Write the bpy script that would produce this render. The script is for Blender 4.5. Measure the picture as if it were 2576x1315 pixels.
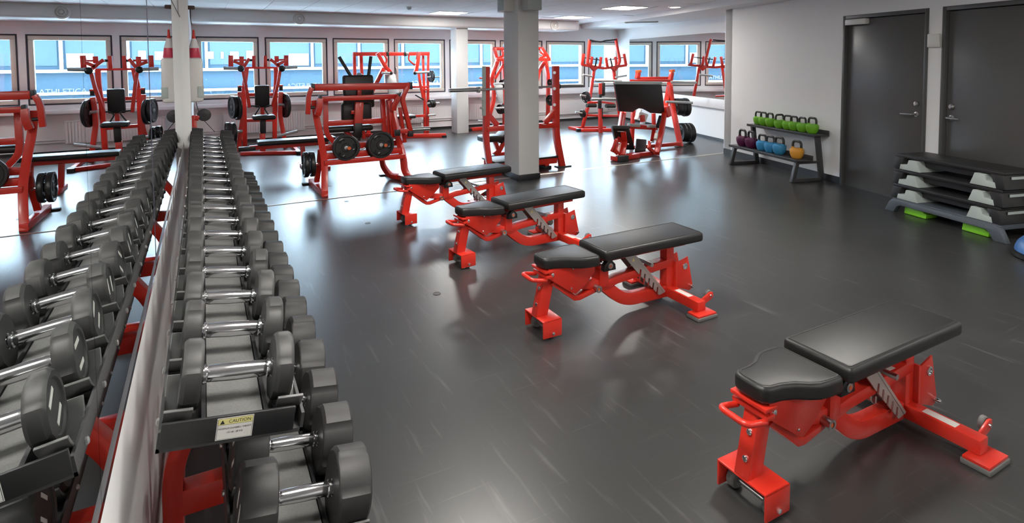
import bpy, math, random
import numpy as np
from mathutils import Vector, Matrix
random.seed(7)
for _o in list(bpy.data.objects): bpy.data.objects.remove(_o)
SC = bpy.context.scene
COL = SC.collection
PI = math.pi

# ---------------------------------------------------------------- camera
IMG_W, IMG_H = 2576, 1315
FPX, PCX, PCY, EYE = 1440.0, 1288.0, 223.0, 1.57
_a = np.array([3960-PCX, 136-PCY, FPX]); _a /= np.linalg.norm(_a)
_b = np.array([510-PCX, 155-PCY, FPX]); _b -= _a*(_a@_b); _b /= np.linalg.norm(_b)
_c = np.cross(_a, _b)
if _c[1] > 0: _c = -_c
ROT = np.stack([_a, _b, _c], 1)
cam_d = bpy.data.cameras.new('camera')
cam_d.sensor_width = 36.0
cam_d.lens = 36.0*FPX/IMG_W
cam_d.shift_y = -(IMG_H/2-PCY)/IMG_W
cam_d.clip_start = 0.02; cam_d.clip_end = 300
cam = bpy.data.objects.new('camera', cam_d); COL.objects.link(cam)
_r, _u, _f = ROT[0], -ROT[1], -ROT[2]
cam.matrix_world = Matrix(((_r[0], _u[0], _f[0], 0), (_r[1], _u[1], _f[1], 0), (_r[2], _u[2], _f[2], EYE), (0, 0, 0, 1)))
SC.camera = cam

def ray(px, py): return ROT.T @ np.array([(px-PCX)/FPX, (py-PCY)/FPX, 1.0])
def atY(px, py, Y):
    d = ray(px, py); t = Y/d[1]; return Vector((d[0]*t, Y, EYE+d[2]*t))
def atZ(px, py, Z=0.0):
    d = ray(px, py); t = (Z-EYE)/d[2]; return Vector((d[0]*t, d[1]*t, Z))
def atX(px, py, X):
    d = ray(px, py); t = X/d[0]; return Vector((X, d[1]*t, EYE+d[2]*t))

# ---------------------------------------------------------------- view, sky
SC.view_settings.view_transform = 'Standard'
SC.view_settings.look = 'None'
SC.view_settings.exposure = 0.65
SC.view_settings.gamma = 1.0
SC.view_settings.use_curve_mapping = False
W = bpy.data.worlds.new('sky'); SC.world = W; W.use_nodes = True
_bg = W.node_tree.nodes['Background']
_bg.inputs[0].default_value = (0.66, 0.83, 1.0, 1)
SKY_POWER = 24.0
_bg.inputs[1].default_value = SKY_POWER
LAMP_POWER = 38.0

# ---------------------------------------------------------------- materials
MATS = {}
def mat(name, col, rough=0.5, metal=0.0, bump=0.0, bscale=200.0, spec=0.5, coat=0.0, var=0.0, vscale=6.0, emit=None, estr=0.0):
    m = bpy.data.materials.new(name); m.use_nodes = True
    nt = m.node_tree; p = nt.nodes['Principled BSDF']
    p.inputs['Base Color'].default_value = (*col, 1)
    p.inputs['Roughness'].default_value = rough
    p.inputs['Metallic'].default_value = metal
    p.inputs['Specular IOR Level'].default_value = spec
    p.inputs['Coat Weight'].default_value = coat
    p.inputs['Coat Roughness'].default_value = 0.15
    if emit:
        p.inputs['Emission Color'].default_value = (*emit, 1); p.inputs['Emission Strength'].default_value = estr
    if bump or var:
        tc = nt.nodes.new('ShaderNodeTexCoord')
    if bump:
        n = nt.nodes.new('ShaderNodeTexNoise'); n.inputs['Scale'].default_value = bscale; n.inputs['Detail'].default_value = 3
        b = nt.nodes.new('ShaderNodeBump'); b.inputs['Strength'].default_value = bump; b.inputs['Distance'].default_value = 0.002
        nt.links.new(tc.outputs['Object'], n.inputs['Vector']); nt.links.new(n.outputs['Fac'], b.inputs['Height'])
        nt.links.new(b.outputs['Normal'], p.inputs['Normal'])
    if var:
        n = nt.nodes.new('ShaderNodeTexNoise'); n.inputs['Scale'].default_value = vscale; n.inputs['Detail'].default_value = 4
        mx = nt.nodes.new('ShaderNodeMix'); mx.data_type = 'RGBA'
        mx.inputs[6].default_value = (*[c*(1-var) for c in col], 1); mx.inputs[7].default_value = (*[min(1, c*(1+var)) for c in col], 1)
        nt.links.new(tc.outputs['Object'], n.inputs['Vector']); nt.links.new(n.outputs['Fac'], mx.inputs[0])
        nt.links.new(mx.outputs[2], p.inputs['Base Color'])
    MATS[name] = m
    return m
RED = mat('red_powder_coat', (0.66, 0.030, 0.016), 0.32, bump=0.08, bscale=500, coat=0.25)
DRED = RED
VINYL = mat('black_vinyl', (0.014, 0.014, 0.014), 0.40, bump=0.15, bscale=900)
RUBBER = mat('black_rubber', (0.025, 0.025, 0.025), 0.55, bump=0.12, bscale=700, var=0.15, vscale=20)
PLATE = mat('cast_iron_plate_coating', (0.012, 0.012, 0.013), 0.35, bump=0.05, bscale=300)
BLACK = mat('black_metal', (0.012, 0.012, 0.013), 0.4)
DARK = mat('dark_grey_metal', (0.05, 0.05, 0.052), 0.42, bump=0.1, bscale=300)
SADDLE = mat('charcoal_plastic', (0.085, 0.085, 0.085), 0.33)
TRAYM = mat('speckled_grey_rubber_mat', (0.10, 0.10, 0.097), 0.75, bump=0.5, bscale=160, var=0.3, vscale=260)
CHROME = mat('chrome', (0.82, 0.82, 0.84), 0.12, 1.0)
STEEL = mat('brushed_steel', (0.55, 0.55, 0.55), 0.3, 1.0)
GALV = mat('galvanised_plate', (0.50, 0.50, 0.48), 0.45, 0.7)
SILVER = mat('silver_grip', (0.42, 0.43, 0.43), 0.4, 0.3)
GREYPL = mat('grey_green_plastic', (0.42, 0.47, 0.45), 0.5)
GREYTYRE = mat('grey_caster_rubber', (0.16, 0.16, 0.155), 0.5)
STICK = mat('white_sticker', (0.75, 0.74, 0.70), 0.5)
YELLOW = mat('yellow_sticker', (0.80, 0.74, 0.30), 0.5)
TXT = mat('black_print', (0.015, 0.015, 0.02), 0.6)
ORANGE = mat('orange_plastic', (0.75, 0.13, 0.03), 0.4)
WALLW = mat('white_wall_paint', (0.76, 0.76, 0.76), 0.6, bump=0.06, bscale=250)
WALLG = WALLW
PANEL = mat('pale_grey_wall_laminate', (0.70, 0.70, 0.70), 0.5, var=0.06, vscale=3)
CEIL = mat('white_ceiling_tile', (0.84, 0.84, 0.85), 0.8, bump=0.15, bscale=400)
TBAR = mat('white_ceiling_grid', (0.85, 0.85, 0.86), 0.5)
FRAMEW = mat('cream_window_frame', (0.62, 0.57, 0.50), 0.4)
GAPDARK = mat('shaded_gap_and_seam', (0.03, 0.03, 0.05), 0.6)  # shade of the window gaps put into colour; also the mirror seam
SILL = mat('white_sill', (0.78, 0.78, 0.80), 0.4)
RADI = mat('white_radiator_enamel', (0.70, 0.69, 0.69), 0.4)
PILLARM = mat('pillar_paint', (0.66, 0.66, 0.65), 0.6, bump=0.2, bscale=350)
PILLARW = PILLARM
SPKM = mat('grey_speaker_plastic', (0.46, 0.47, 0.46), 0.6)
SKIRT = mat('black_skirting', (0.018, 0.018, 0.02), 0.45)
DOORM = mat('dark_grey_door_laminate', (0.085, 0.083, 0.082), 0.30, var=0.08, vscale=2.0)
DOORF = mat('dark_grey_door_frame', (0.07, 0.07, 0.07), 0.4)
BROWN = mat('dark_brown_plastic', (0.05, 0.02, 0.015), 0.5)
OFFWH = mat('off_white_plastic', (0.66, 0.65, 0.62), 0.35)
LIME = mat('lime_green_plastic', (0.22, 0.62, 0.03), 0.45)
STEPB = mat('black_step_plastic', (0.020, 0.020, 0.021), 0.45, bump=0.3, bscale=250)
STEPG = mat('blue_grey_step_plastic', (0.085, 0.10, 0.12), 0.5)
BLUEM = mat('blue_rubber', (0.05, 0.16, 0.42), 0.35)
KGREEN = mat('green_kettlebell_vinyl', (0.16, 0.44, 0.02), 0.45, bump=0.3, bscale=90)
KPURP = mat('purple_kettlebell_vinyl', (0.10, 0.008, 0.055), 0.4, bump=0.3, bscale=90)
KBLUE = mat('blue_kettlebell_vinyl', (0.04, 0.27, 0.52), 0.4, bump=0.3, bscale=90)
KORAN = mat('orange_kettlebell_vinyl', (0.72, 0.33, 0.04), 0.4, bump=0.3, bscale=90)
KHAND = mat('dark_kettlebell_handle', (0.03, 0.03, 0.028), 0.45, 0.2)
LAMP = mat('lit_ceiling_panel', (1, 1, 1), 0.5, emit=(1.0, 0.96, 0.90), estr=LAMP_POWER)
BOTTLE = mat('translucent_white_plastic', (0.75, 0.74, 0.74), 0.35)
PINK = mat('pink_liquid', (0.62, 0.05, 0.10), 0.35)
VINYLTXT = mat('white_window_vinyl', (0.95, 0.95, 0.95), 0.6)
FACADE = mat('blue_facade_cladding', (0.020, 0.034, 0.047), 0.8, var=0.12, vscale=0.5, spec=0.0)
FGLASS = mat('blue_facade_glazing', (0.028, 0.043, 0.055), 0.8, spec=0.0)
FWHITE = mat('white_facade_rail', (0.25, 0.26, 0.27), 0.8)
BOUNCEGND = mat('pale_bounce_ground', (0.70, 0.71, 0.72), 0.8, var=0.2, vscale=0.6)  # ground out of view, made pale to bounce daylight onto the ceiling
STRIPM = mat('metal_threshold', (0.62, 0.58, 0.48), 0.28, 0.9)

def floor_material():
    m = bpy.data.materials.new('dark_rubber_floor'); m.use_nodes = True
    nt = m.node_tree; p = nt.nodes['Principled BSDF']
    tc = nt.nodes.new('ShaderNodeTexCoord')
    def noise(scale, detail, vec=None, sc=None, rot=0):
        n = nt.nodes.new('ShaderNodeTexNoise'); n.inputs['Scale'].default_value = scale; n.inputs['Detail'].default_value = detail
        mp = nt.nodes.new('ShaderNodeMapping'); mp.inputs['Scale'].default_value = sc or (1, 1, 1); mp.inputs['Rotation'].default_value = (0, 0, rot)
        nt.links.new(tc.outputs['Object'], mp.inputs['Vector']); nt.links.new(mp.outputs['Vector'], n.inputs['Vector'])
        return n
    def ramp(src, stops):
        r = nt.nodes.new('ShaderNodeValToRGB'); e = r.color_ramp.elements
        e[0].position, e[0].color = stops[0][0], (*[stops[0][1]]*3, 1)
        e[1].position, e[1].color = stops[1][0], (*[stops[1][1]]*3, 1)
        nt.links.new(src.outputs['Fac'], r.inputs['Fac']); return r
    cloud = ramp(noise(1.1, 4), [(0.2, 0.031), (0.8, 0.043)])
    st1 = ramp(noise(3.0, 5, sc=(9, 0.8, 1), rot=0.75), [(0.60, 0.0), (0.80, 0.060)])
    st2 = ramp(noise(4.0, 4, sc=(0.5, 11, 1), rot=0.1), [(0.64, 0.0), (0.82, 0.040)])
    add1 = nt.nodes.new('ShaderNodeMix'); add1.data_type = 'RGBA'; add1.blend_type = 'ADD'; add1.inputs[0].default_value = 1
    nt.links.new(cloud.outputs['Color'], add1.inputs[6]); nt.links.new(st1.outputs['Color'], add1.inputs[7])
    add2 = nt.nodes.new('ShaderNodeMix'); add2.data_type = 'RGBA'; add2.blend_type = 'ADD'; add2.inputs[0].default_value = 1
    nt.links.new(add1.outputs[2], add2.inputs[6]); nt.links.new(st2.outputs['Color'], add2.inputs[7])
    nt.links.new(add2.outputs[2], p.inputs['Base Color'])
    rr = nt.nodes.new('ShaderNodeMath'); rr.operation = 'MULTIPLY_ADD'; rr.inputs[1].default_value = 0.05; rr.inputs[2].default_value = 0.285
    rn = noise(1.5, 2); nt.links.new(rn.outputs['Fac'], rr.inputs[0]); nt.links.new(rr.outputs[0], p.inputs['Roughness'])
    p.inputs['Specular IOR Level'].default_value = 0.62
    bn = noise(60, 3); bp = nt.nodes.new('ShaderNodeBump'); bp.inputs['Strength'].default_value = 0.04; bp.inputs['Distance'].default_value = 0.004
    nt.links.new(bn.outputs['Fac'], bp.inputs['Height']); nt.links.new(bp.outputs['Normal'], p.inputs['Normal'])
    return m
FLOORM = floor_material()

def mirror_material():
    m = bpy.data.materials.new('mirror_glass'); m.use_nodes = True
    p = m.node_tree.nodes['Principled BSDF']
    p.inputs['Base Color'].default_value = (0.80, 0.83, 0.83, 1); p.inputs['Metallic'].default_value = 1; p.inputs['Roughness'].default_value = 0.0
    return m
MIRRORM = mirror_material()
def pane_material():
    m = bpy.data.materials.new('window_glass'); m.use_nodes = True
    nt = m.node_tree; nt.nodes.remove(nt.nodes['Principled BSDF'])
    out = nt.nodes['Material Output']
    t = nt.nodes.new('ShaderNodeBsdfTransparent'); t.inputs[0].default_value = (0.93, 0.97, 0.98, 1)
    g = nt.nodes.new('ShaderNodeBsdfGlossy'); g.inputs['Roughness'].default_value = 0.01
    fr = nt.nodes.new('ShaderNodeFresnel'); fr.inputs[0].default_value = 1.45
    mx = nt.nodes.new('ShaderNodeMixShader')
    nt.links.new(fr.outputs[0], mx.inputs[0]); nt.links.new(t.outputs[0], mx.inputs[1]); nt.links.new(g.outputs[0], mx.inputs[2])
    nt.links.new(mx.outputs[0], out.inputs['Surface'])
    return m
PANE = pane_material()

# ---------------------------------------------------------------- mesh helpers
class MB:
    def __init__(s): s.v = []; s.f = []
    def add(s, vs, fs):
        n = len(s.v); s.v += [Vector(p) for p in vs]; s.f += [tuple(i+n for i in f) for f in fs]; return s
    def box(s, x0, x1, y0, y1, z0, z1, M=None):
        vs = [Vector((x, y, z)) for z in (z0, z1) for y in (y0, y1) for x in (x0, x1)]
        if M is not None: vs = [M @ p for p in vs]
        return s.add(vs, [(0, 2, 3, 1), (4, 5, 7, 6), (0, 1, 5, 4), (2, 6, 7, 3), (0, 4, 6, 2), (1, 3, 7, 5)])
    def sweep(s, pts, prof, up=None, closed=False):
        pts = [Vector(p) for p in pts]; n = len(pts); k = len(prof); vs = []; fs = []
        tg = []
        for i in range(n):
            if i == 0: t = pts[1]-pts[0]
            elif i == n-1: t = pts[-1]-pts[-2]
            else: t = (pts[i+1]-pts[i]).normalized()+(pts[i]-pts[i-1]).normalized()
            tg.append(t.normalized())
        u = Vector(up) if up else Vector((0, 0, 1))
        if abs(tg[0].dot(u)) > 0.92: u = Vector((0, 1, 0))
        a = (u-tg[0]*u.dot(tg[0])).normalized()
        for i in range(n):
            a = a-tg[i]*a.dot(tg[i]); a.normalize(); b = tg[i].cross(a)
            sc = 1.0
            if 0 < i < n-1:
                c = max(0.35, tg[i].dot((pts[i+1]-pts[i]).normalized())); sc = 1/c
                bend = ((pts[i+1]-pts[i]).normalized()-(pts[i]-pts[i-1]).normalized())
                if bend.length > 1e-6:
                    bend.normalize()
            for (p, q) in prof:
                o = b*p+a*q
                if 0 < i < n-1 and sc > 1.001 and bend.length > 0.5:
                    o = o+bend*(o.dot(bend)*(sc-1))
                vs.append(pts[i]+o)
        for i in range(n-1):
            for j in range(k):
                fs.append((i*k+j, i*k+(j+1) % k, (i+1)*k+(j+1) % k, (i+1)*k+j))
        fs.append(tuple(reversed(range(k)))); fs.append(tuple((n-1)*k+j for j in range(k)))
        return s.add(vs, fs)
    def tube(s, pts, w, h=None, up=None):
        h = h or w; return s.sweep(pts, [(-w/2, -h/2), (w/2, -h/2), (w/2, h/2), (-w/2, h/2)], up)
    def rod(s, pts, r, n=10, up=None):
        return s.sweep(pts, [(r*math.cos(2*PI*i/n), r*math.sin(2*PI*i/n)) for i in range(n)], up)
    def lathe(s, org, axis, prof, n=24, rfun=None):
        """prof: list of (radius, distance along axis)"""
        ax = Vector(axis).normalized(); u = Vector((0, 0, 1)) if abs(ax.z) < 0.9 else Vector((1, 0, 0))
        a = (u-ax*u.dot(ax)).normalized(); b = ax.cross(a); org = Vector(org); vs = []; fs = []; m = len(prof)
        for i in range(n):
            th = 2*PI*i/n; e = a*math.cos(th)+b*math.sin(th)
            for (r, t) in prof: vs.append(org+ax*t+e*(r*(rfun(th) if rfun else 1)))
        for i in range(n):
            i2 = (i+1) % n
            for j in range(m-1): fs.append((i*m+j, i2*m+j, i2*m+j+1, i*m+j+1))
        if prof[0][0] > 1e-6: fs.append(tuple(reversed([i*m for i in range(n)])))
        if prof[-1][0] > 1e-6: fs.append(tuple(i*m+m-1 for i in range(n)))
        return s.add(vs, fs)
    def prism(s, poly, fn):
        """poly of 2D points; fn(u,v,side) -> Vector, side 0/1"""
        n = len(poly); vs = [fn(u, v, 0) for u, v in poly]+[fn(u, v, 1) for u, v in poly]
        fs = [tuple(reversed(range(n))), tuple(range(n, 2*n))]+[(i, (i+1) % n, n+(i+1) % n, n+i) for i in range(n)]
        return s.add(vs, fs)
def fillet(pts, rad, n=5):
    pts = [Vector(p) for p in pts]; out = [pts[0]]
    for i in range(1, len(pts)-1):
        p0, p, p1 = pts[i-1], pts[i], pts[i+1]
        d0 = (p0-p); d1 = (p1-p); r = min(rad, d0.length*0.45, d1.length*0.45)
        a = p+d0.normalized()*r; b = p+d1.normalized()*r
        for k in range(n+1):
            t = k/n; out.append(a*(1-t)**2+p*2*t*(1-t)+b*t*t)
    out.append(pts[-1]); return out

def mesh(name, mb, m, bevel=0.0, smooth=True, off=None, seg=2):
    me = bpy.data.meshes.new(name)
    vs = mb.v if off is None else [p-off for p in mb.v]
    me.from_pydata([tuple(p) for p in vs], [], mb.f); me.update()
    import bmesh
    bm = bmesh.new(); bm.from_mesh(me); bmesh.ops.recalc_face_normals(bm, faces=bm.faces[:])
    if bevel:
        ed = [e for e in bm.edges if len(e.link_faces) == 2 and e.calc_face_angle(0) > 0.6]
        bmesh.ops.bevel(bm, geom=ed, offset=bevel, segments=seg, profile=0.5, affect='EDGES', clamp_overlap=True)
    bm.to_mesh(me); bm.free()
    if smooth:
        me.polygons.foreach_set('use_smooth', [True]*len(me.polygons)); me.set_sharp_from_angle(angle=math.radians(38))
    if m: me.materials.append(m)
    return me
def root_loc(o):
    v = Vector((0, 0, 0))
    while o: v += o.location; o = o.parent
    return v
def obj(name, mb, m, parent=None, bevel=0.0, smooth=True, world=True, seg=2):
    """mb in world coordinates (world=True) or in the parent's own frame"""
    off = root_loc(parent) if (parent and world) else None
    me = mesh(name, mb, m, bevel, smooth, off, seg)
    o = bpy.data.objects.new(name, me); COL.objects.link(o)
    if parent: o.parent = parent
    return o
def tag(o, label=None, cat=None, group=None, kind=None):
    if label: o['label'] = label
    if cat: o['category'] = cat
    if group: o['group'] = group
    if kind: o['kind'] = kind
    return o
def thing(name, label, cat, loc=(0, 0, 0), rz=0.0, group=None):
    o = bpy.data.objects.new(name, None); COL.objects.link(o); o.location = loc; o.rotation_euler = (0, 0, rz)
    o.empty_display_size = 0.1
    return tag(o, label, cat, group)
def struct(name, mb, m, parent=None, bevel=0.0, smooth=True):
    o = obj(name, mb, m, parent, bevel, smooth)
    if not parent: o['kind'] = 'structure'
    return o
def dup(o, parent=None):
    c = o.copy(); COL.objects.link(c); c.parent = parent
    for ch in list(o.children): dup(ch, c)
    return c
def text_mesh(name, body, size, m, M, parent=None, ext=0.0004, align='CENTER'):
    cu = bpy.data.curves.new(name, 'FONT'); cu.body = body; cu.size = size; cu.extrude = ext; cu.align_x = align; cu.align_y = 'CENTER'; cu.resolution_u = 3
    to = bpy.data.objects.new(name, cu); COL.objects.link(to)
    bpy.context.view_layer.update()
    me = bpy.data.meshes.new_from_object(to); bpy.data.objects.remove(to)
    me.transform(M); me.materials.clear(); me.materials.append(m)
    o = bpy.data.objects.new(name, me); COL.objects.link(o)
    if parent:
        me.transform(Matrix.Translation(-root_loc(parent))); o.parent = parent
    return o
ORD = ['first', 'second', 'third', 'fourth', 'fifth', 'sixth', 'seventh', 'eighth', 'ninth', 'tenth', 'eleventh', 'twelfth', 'thirteenth', 'fourteenth', 'fifteenth', 'sixteenth', 'seventeenth', 'eighteenth', 'nineteenth', 'twentieth']
# ================================================================ the room
MX = -0.155                      # plane of the mirror wall
YB = 12.3                        # plane of the window wall
ZC = 2.47                        # ceiling
ZS = 2.37                        # lower ceiling along the right wall
W0 = Vector((6.952, 4.289, 0)); WD = Vector((0.2562, 0.9666, 0)); WN = Vector((-0.9666, 0.2562, 0))   # right wall: point, along, into room
def wp(s, d, z): return W0+WD*s+WN*d+Vector((0, 0, z))
W1 = Vector((9.225, 9.812, 0))   # far right wall
def fp(s, d, z): return W1+WD*s+WN*d+Vector((0, 0, z))
WM = Matrix(((WD.x, WN.x, 0, W0.x), (WD.y, WN.y, 0, W0.y), (0, 0, 1, 0), (0, 0, 0, 1)))
FM = Matrix(((WD.x, WN.x, 0, W1.x), (WD.y, WN.y, 0, W1.y), (0, 0, 1, 0), (0, 0, 0, 1)))

fl = struct('floor', MB().box(-0.4, 11.2, -3.6, 12.5, -0.12, 0.0), FLOORM, smooth=False)
struct('trim_1', MB().sweep([(MX+0.02, 6.675, 0.0), (7.62, 6.675, 0.0)], [(-0.022, -0.001), (0.022, -0.001), (0.012, 0.005), (-0.012, 0.005)]), STRIPM)
for i, (px, py) in enumerate([(872, 506), (925, 561), (1099, 738), (829, 468)]):       # flush floor plugs
    q = atZ(px, py); struct('trim_%d' % (i+2), MB().lathe((q.x, q.y, -0.004), (0, 0, 1), [(0.0, 0.0055), (0.019, 0.0055), (0.020, 0.0065), (0.026, 0.0065), (0.027, 0.004)], 20), DARK)

# left wall, with mirrors, column
struct('wall_left', MB().box(MX-0.2, MX-0.012, -3.6, YB+0.1, 0, 2.6), WALLG, smooth=False)
struct('wall_left_panel', MB().box(MX-0.012, MX, -3.6, 5.5, 0.10, 0.902), PANEL, smooth=False)
struct('baseboard_left', MB().box(MX-0.012, MX+0.008, -3.6, 5.5, 0, 0.10), SKIRT, smooth=False)
mz0, mz1 = 0.909, 1.935
for i, (y0, y1, lb) in enumerate([(-3.5, 1.038, 'tall wall mirror panel with a pale seam, reflecting the bench end of the gym'), (1.040, 2.207, 'wall mirror panel between a pale seam and a dark seam'), (2.214, 5.46, 'long wall mirror panel running to the white column')]):
    tag(obj('wall_mirror', MB().box(MX-0.012, MX, y0, y1, mz0, mz1), MIRRORM, smooth=False), lb, 'mirror')
struct('trim_6', MB().box(MX-0.004, MX+0.004, -3.5, 4.55, mz0-0.012, mz0+0.003), CHROME)
struct('trim_7', MB().box(MX-0.004, MX+0.002, -3.5, 5.46, mz1, mz1+0.008), DARK)
struct('trim_8', MB().box(MX-0.011, MX+0.001, 2.207, 2.214, mz0, mz1), GAPDARK)
struct('wall_column', MB().box(MX-0.01, -0.096, 5.46, 5.62, 0, ZC), WALLG, bevel=0.006)

# window wall
WL = [1.09+1.305*k for k in range(-1, 7)]
wins = [(max(x, -0.11), min(x+1.195, 9.93)) for x in WL]
wz0, wz1 = 0.845, 2.045
mb = MB().box(MX-0.2, 11.2, YB, YB+0.28, 0, wz0).box(MX-0.2, 11.2, YB, YB+0.28, wz1, 2.6)
ed = [MX-0.2]+[e for w in wins for e in w]+[11.2]
for i in range(0, len(ed), 2): mb.box(ed[i], ed[i+1], YB, YB+0.28, wz0, wz1)
struct('wall_back', mb, WALLW, smooth=False)
struct('baseboard_back', MB().box(MX, 10.0, YB-0.012, YB, 0, 0.05), SKIRT, smooth=False)
sill = struct('trim_9', MB().box(MX, 10.0, YB-0.20, YB+0.02, 0.70, 0.765), SILL, bevel=0.006)
def frame_ring(x0, x1, z0, z1, y0, y1, w):
    return MB().box(x0, x1, y0, y1, z0, z0+w).box(x0, x1, y0, y1, z1-w, z1).box(x0, x0+w, y0, y1, z0+w, z1-w).box(x1-w, x1, y0, y1, z0+w, z1-w)
for i, (a, b) in enumerate(wins):
    gk = frame_ring(a, b, wz0, wz1, YB-0.006, YB+0.2, 0.022)  # dark ring painted in for the shadow gap around the frame
    w = struct('window_%d' % (i+1), gk, GAPDARK, smooth=False)
    obj('window_frame', frame_ring(a+0.022, b-0.022, wz0+0.022, wz1-0.022, YB+0.004, YB+0.09, 0.075), FRAMEW, w, bevel=0.008)
    obj('pane', MB().box(a+0.095, b-0.095, YB+0.05, YB+0.056, wz0+0.095, wz1-0.095), PANE, w, smooth=False)
    if i in (3, 6):
        obj('window_handle', MB().box(a+0.03, a+0.06, YB-0.02, YB+0.006, 1.36, 1.42).box(a+0.035, a+0.055, YB-0.035, YB-0.018, 1.28, 1.41), STEEL, w, bevel=0.004)
# lettering on the panes, read from the street
for i, px0, px1, py in ((1, 703, 787, 209), (3, 1020, 1076, 203), (5, 1372, 1420, 196)):
    a, b = wins[i]
    p0 = atY(px0, py, YB); p1 = atY(px1, py, YB); wd = p1.x-p0.x
    M = Matrix.Translation((b-0.13, YB+0.060, 1.065)) @ Matrix.Rotation(PI, 4, 'Z') @ Matrix.Rotation(PI/2, 4, 'X')
    t = text_mesh('window_lettering', 'ATHLETICA', 0.128, VINYLTXT, M, None, 0.001, 'LEFT')
    t.parent = bpy.data.objects['window_%d' % (i+1)]
# radiators with ribs under the sill, pipe
for i, (x0, x1, lb) in enumerate([(0.32, 1.80, 'white ribbed radiator behind the row machine with the chest pad'), (2.75, 4.30, 'white ribbed radiator behind the pulldown machine with the wide top beam'), (5.35, 6.95, 'white ribbed radiator between the white pillar and the grey pillar'), (7.95, 9.5, 'white flat radiator behind the lat pulldown frame')]):
    r = thing('radiator', lb, 'radiator', ((x0+x1)/2, YB-0.07, 0.17))
    obj('body', MB().box(x0, x1, YB-0.085, YB-0.03, 0.17, 0.56), RADI, r, bevel=0.008)
    if i < 3:
        mb = MB()
        n = int((x1-x0)/0.045)
        for k in range(n): xx = x0+0.03+k*(x1-x0-0.06)/(n-1); mb.box(xx-0.011, xx+0.011, YB-0.093, YB-0.084, 0.19, 0.545)
        o = obj('ribs', mb, RADI, r, smooth=False); o['kind'] = 'stuff'
    obj('top_grille', MB().box(x0-0.004, x1+0.004, YB-0.10, YB-0.02, 0.555, 0.568), RADI, r, bevel=0.003)
    obj('wall_bracket', MB().box(x0+0.1, x0+0.14, YB-0.035, YB-0.001, 0.2, 0.5).box(x1-0.14, x1-0.1, YB-0.035, YB-0.001, 0.2, 0.5), RADI, r)
for k, z in enumerate((0.20, 0.245)):
    struct('trim_%d' % (10+k), MB().rod([(MX, YB-0.018, z), (9.9, YB-0.018, z)], 0.011, 8), RADI)
# duct casing along the window wall with round diffusers
dx1 = atY(1457, 60, 11.12).x
dz0 = 2.255
prof = [(11.12, ZC), (11.12, dz0+0.05), (11.13, dz0+0.02), (11.16, dz0), (11.6, dz0), (YB, dz0+0.005), (YB, ZC)]
struct('trim_12', MB().prism(prof, lambda u, v, s: Vector((MX if s == 0 else dx1, u, v))), WALLW, bevel=0.012)
for i, px in enumerate((753, 1395)):
    q = atY(px, 47 if i == 0 else 64, 11.12)
    v = thing('air_diffuser', ['round white air diffuser on the duct above the row machine', 'round white air diffuser on the duct end beside the ceiling lights'][i], 'vent', (q.x, 11.12, q.z))
    obj('outer_ring', MB().lathe((q.x, 11.12, q.z), (0, -1, 0), [(0.112, 0.0), (0.108, 0.025), (0.085, 0.034), (0.075, 0.014)], 28), OFFWH, v)
    obj('core', MB().lathe((q.x, 11.12, q.z), (0, -1, 0), [(0.068, 0.0), (0.064, 0.03), (0.045, 0.04), (0.04, 0.022), (0.034, 0.022), (0.028, 0.045), (0.0, 0.048)], 24), OFFWH, v)
    obj('slot', MB().lathe((q.x, 11.12, q.z), (0, -1, 0), [(0.078, 0.012), (0.064, 0.012)], 24), DARK, v)

# far right wall with mirror and ledge
S1 = (YB-W1.y)/WD.y
struct('wall_far_right', MB().box(-3.6, S1+0.1, -0.2, 0.0, 0, 2.6, FM), WALLW, smooth=False)
struct('trim_13', MB().box(-3.5, S1, 0.0, 0.06, 0.62, 0.80, FM), SILL, bevel=0.006)
tag(obj('wall_mirror', MB().box(-3.5, 1.80, 0.0, 0.012, 0.805, 2.075, FM), MIRRORM, smooth=False), 'wide wall mirror above the white ledge on the far side wall', 'mirror')
struct('baseboard_far_right', MB().box(-3.5, S1, 0.0, 0.012, 0, 0.05, FM), SKIRT, smooth=False)
# right wall (kettlebells, doors)
SR = 2.43
def rwall(s0, s1, z0, z1, mb): return mb.box(s0, s1, -0.18, 0.0, z0, z1, WM)
D1a, D1b = -1.125, -0.005
D2a, D2b = -2.36, -1.275
mb = MB()
rwall(D1b, SR, 0, 2.6, mb); rwall(D1a, D1b, 2.085, 2.6, mb); rwall(D2b, D1a, 0, 2.6, mb); rwall(D2a, D2b, 2.085, 2.6, mb); rwall(-8.5, D2a, 0, 2.6, mb)
struct('wall_right', mb, WALLG, smooth=False)
struct('wall_right_return', MB().box(SR-0.18, SR, -0.95, 0.0, 0, 2.6, WM), WALLG, smooth=False)
struct('trim_14', MB().box(SR-0.012, SR+0.004, -0.02, 0.004, 0.0, ZS, WM), SILL)
mb = MB(); mb.box(D1b, SR, 0, 0.012, 0, 0.09, WM); mb.box(D2b, D1a, 0, 0.012, 0, 0.09, WM); mb.box(-8.5, D2a, 0, 0.012, 0, 0.09, WM)
struct('baseboard_right', mb, SKIRT, smooth=False)
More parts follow.
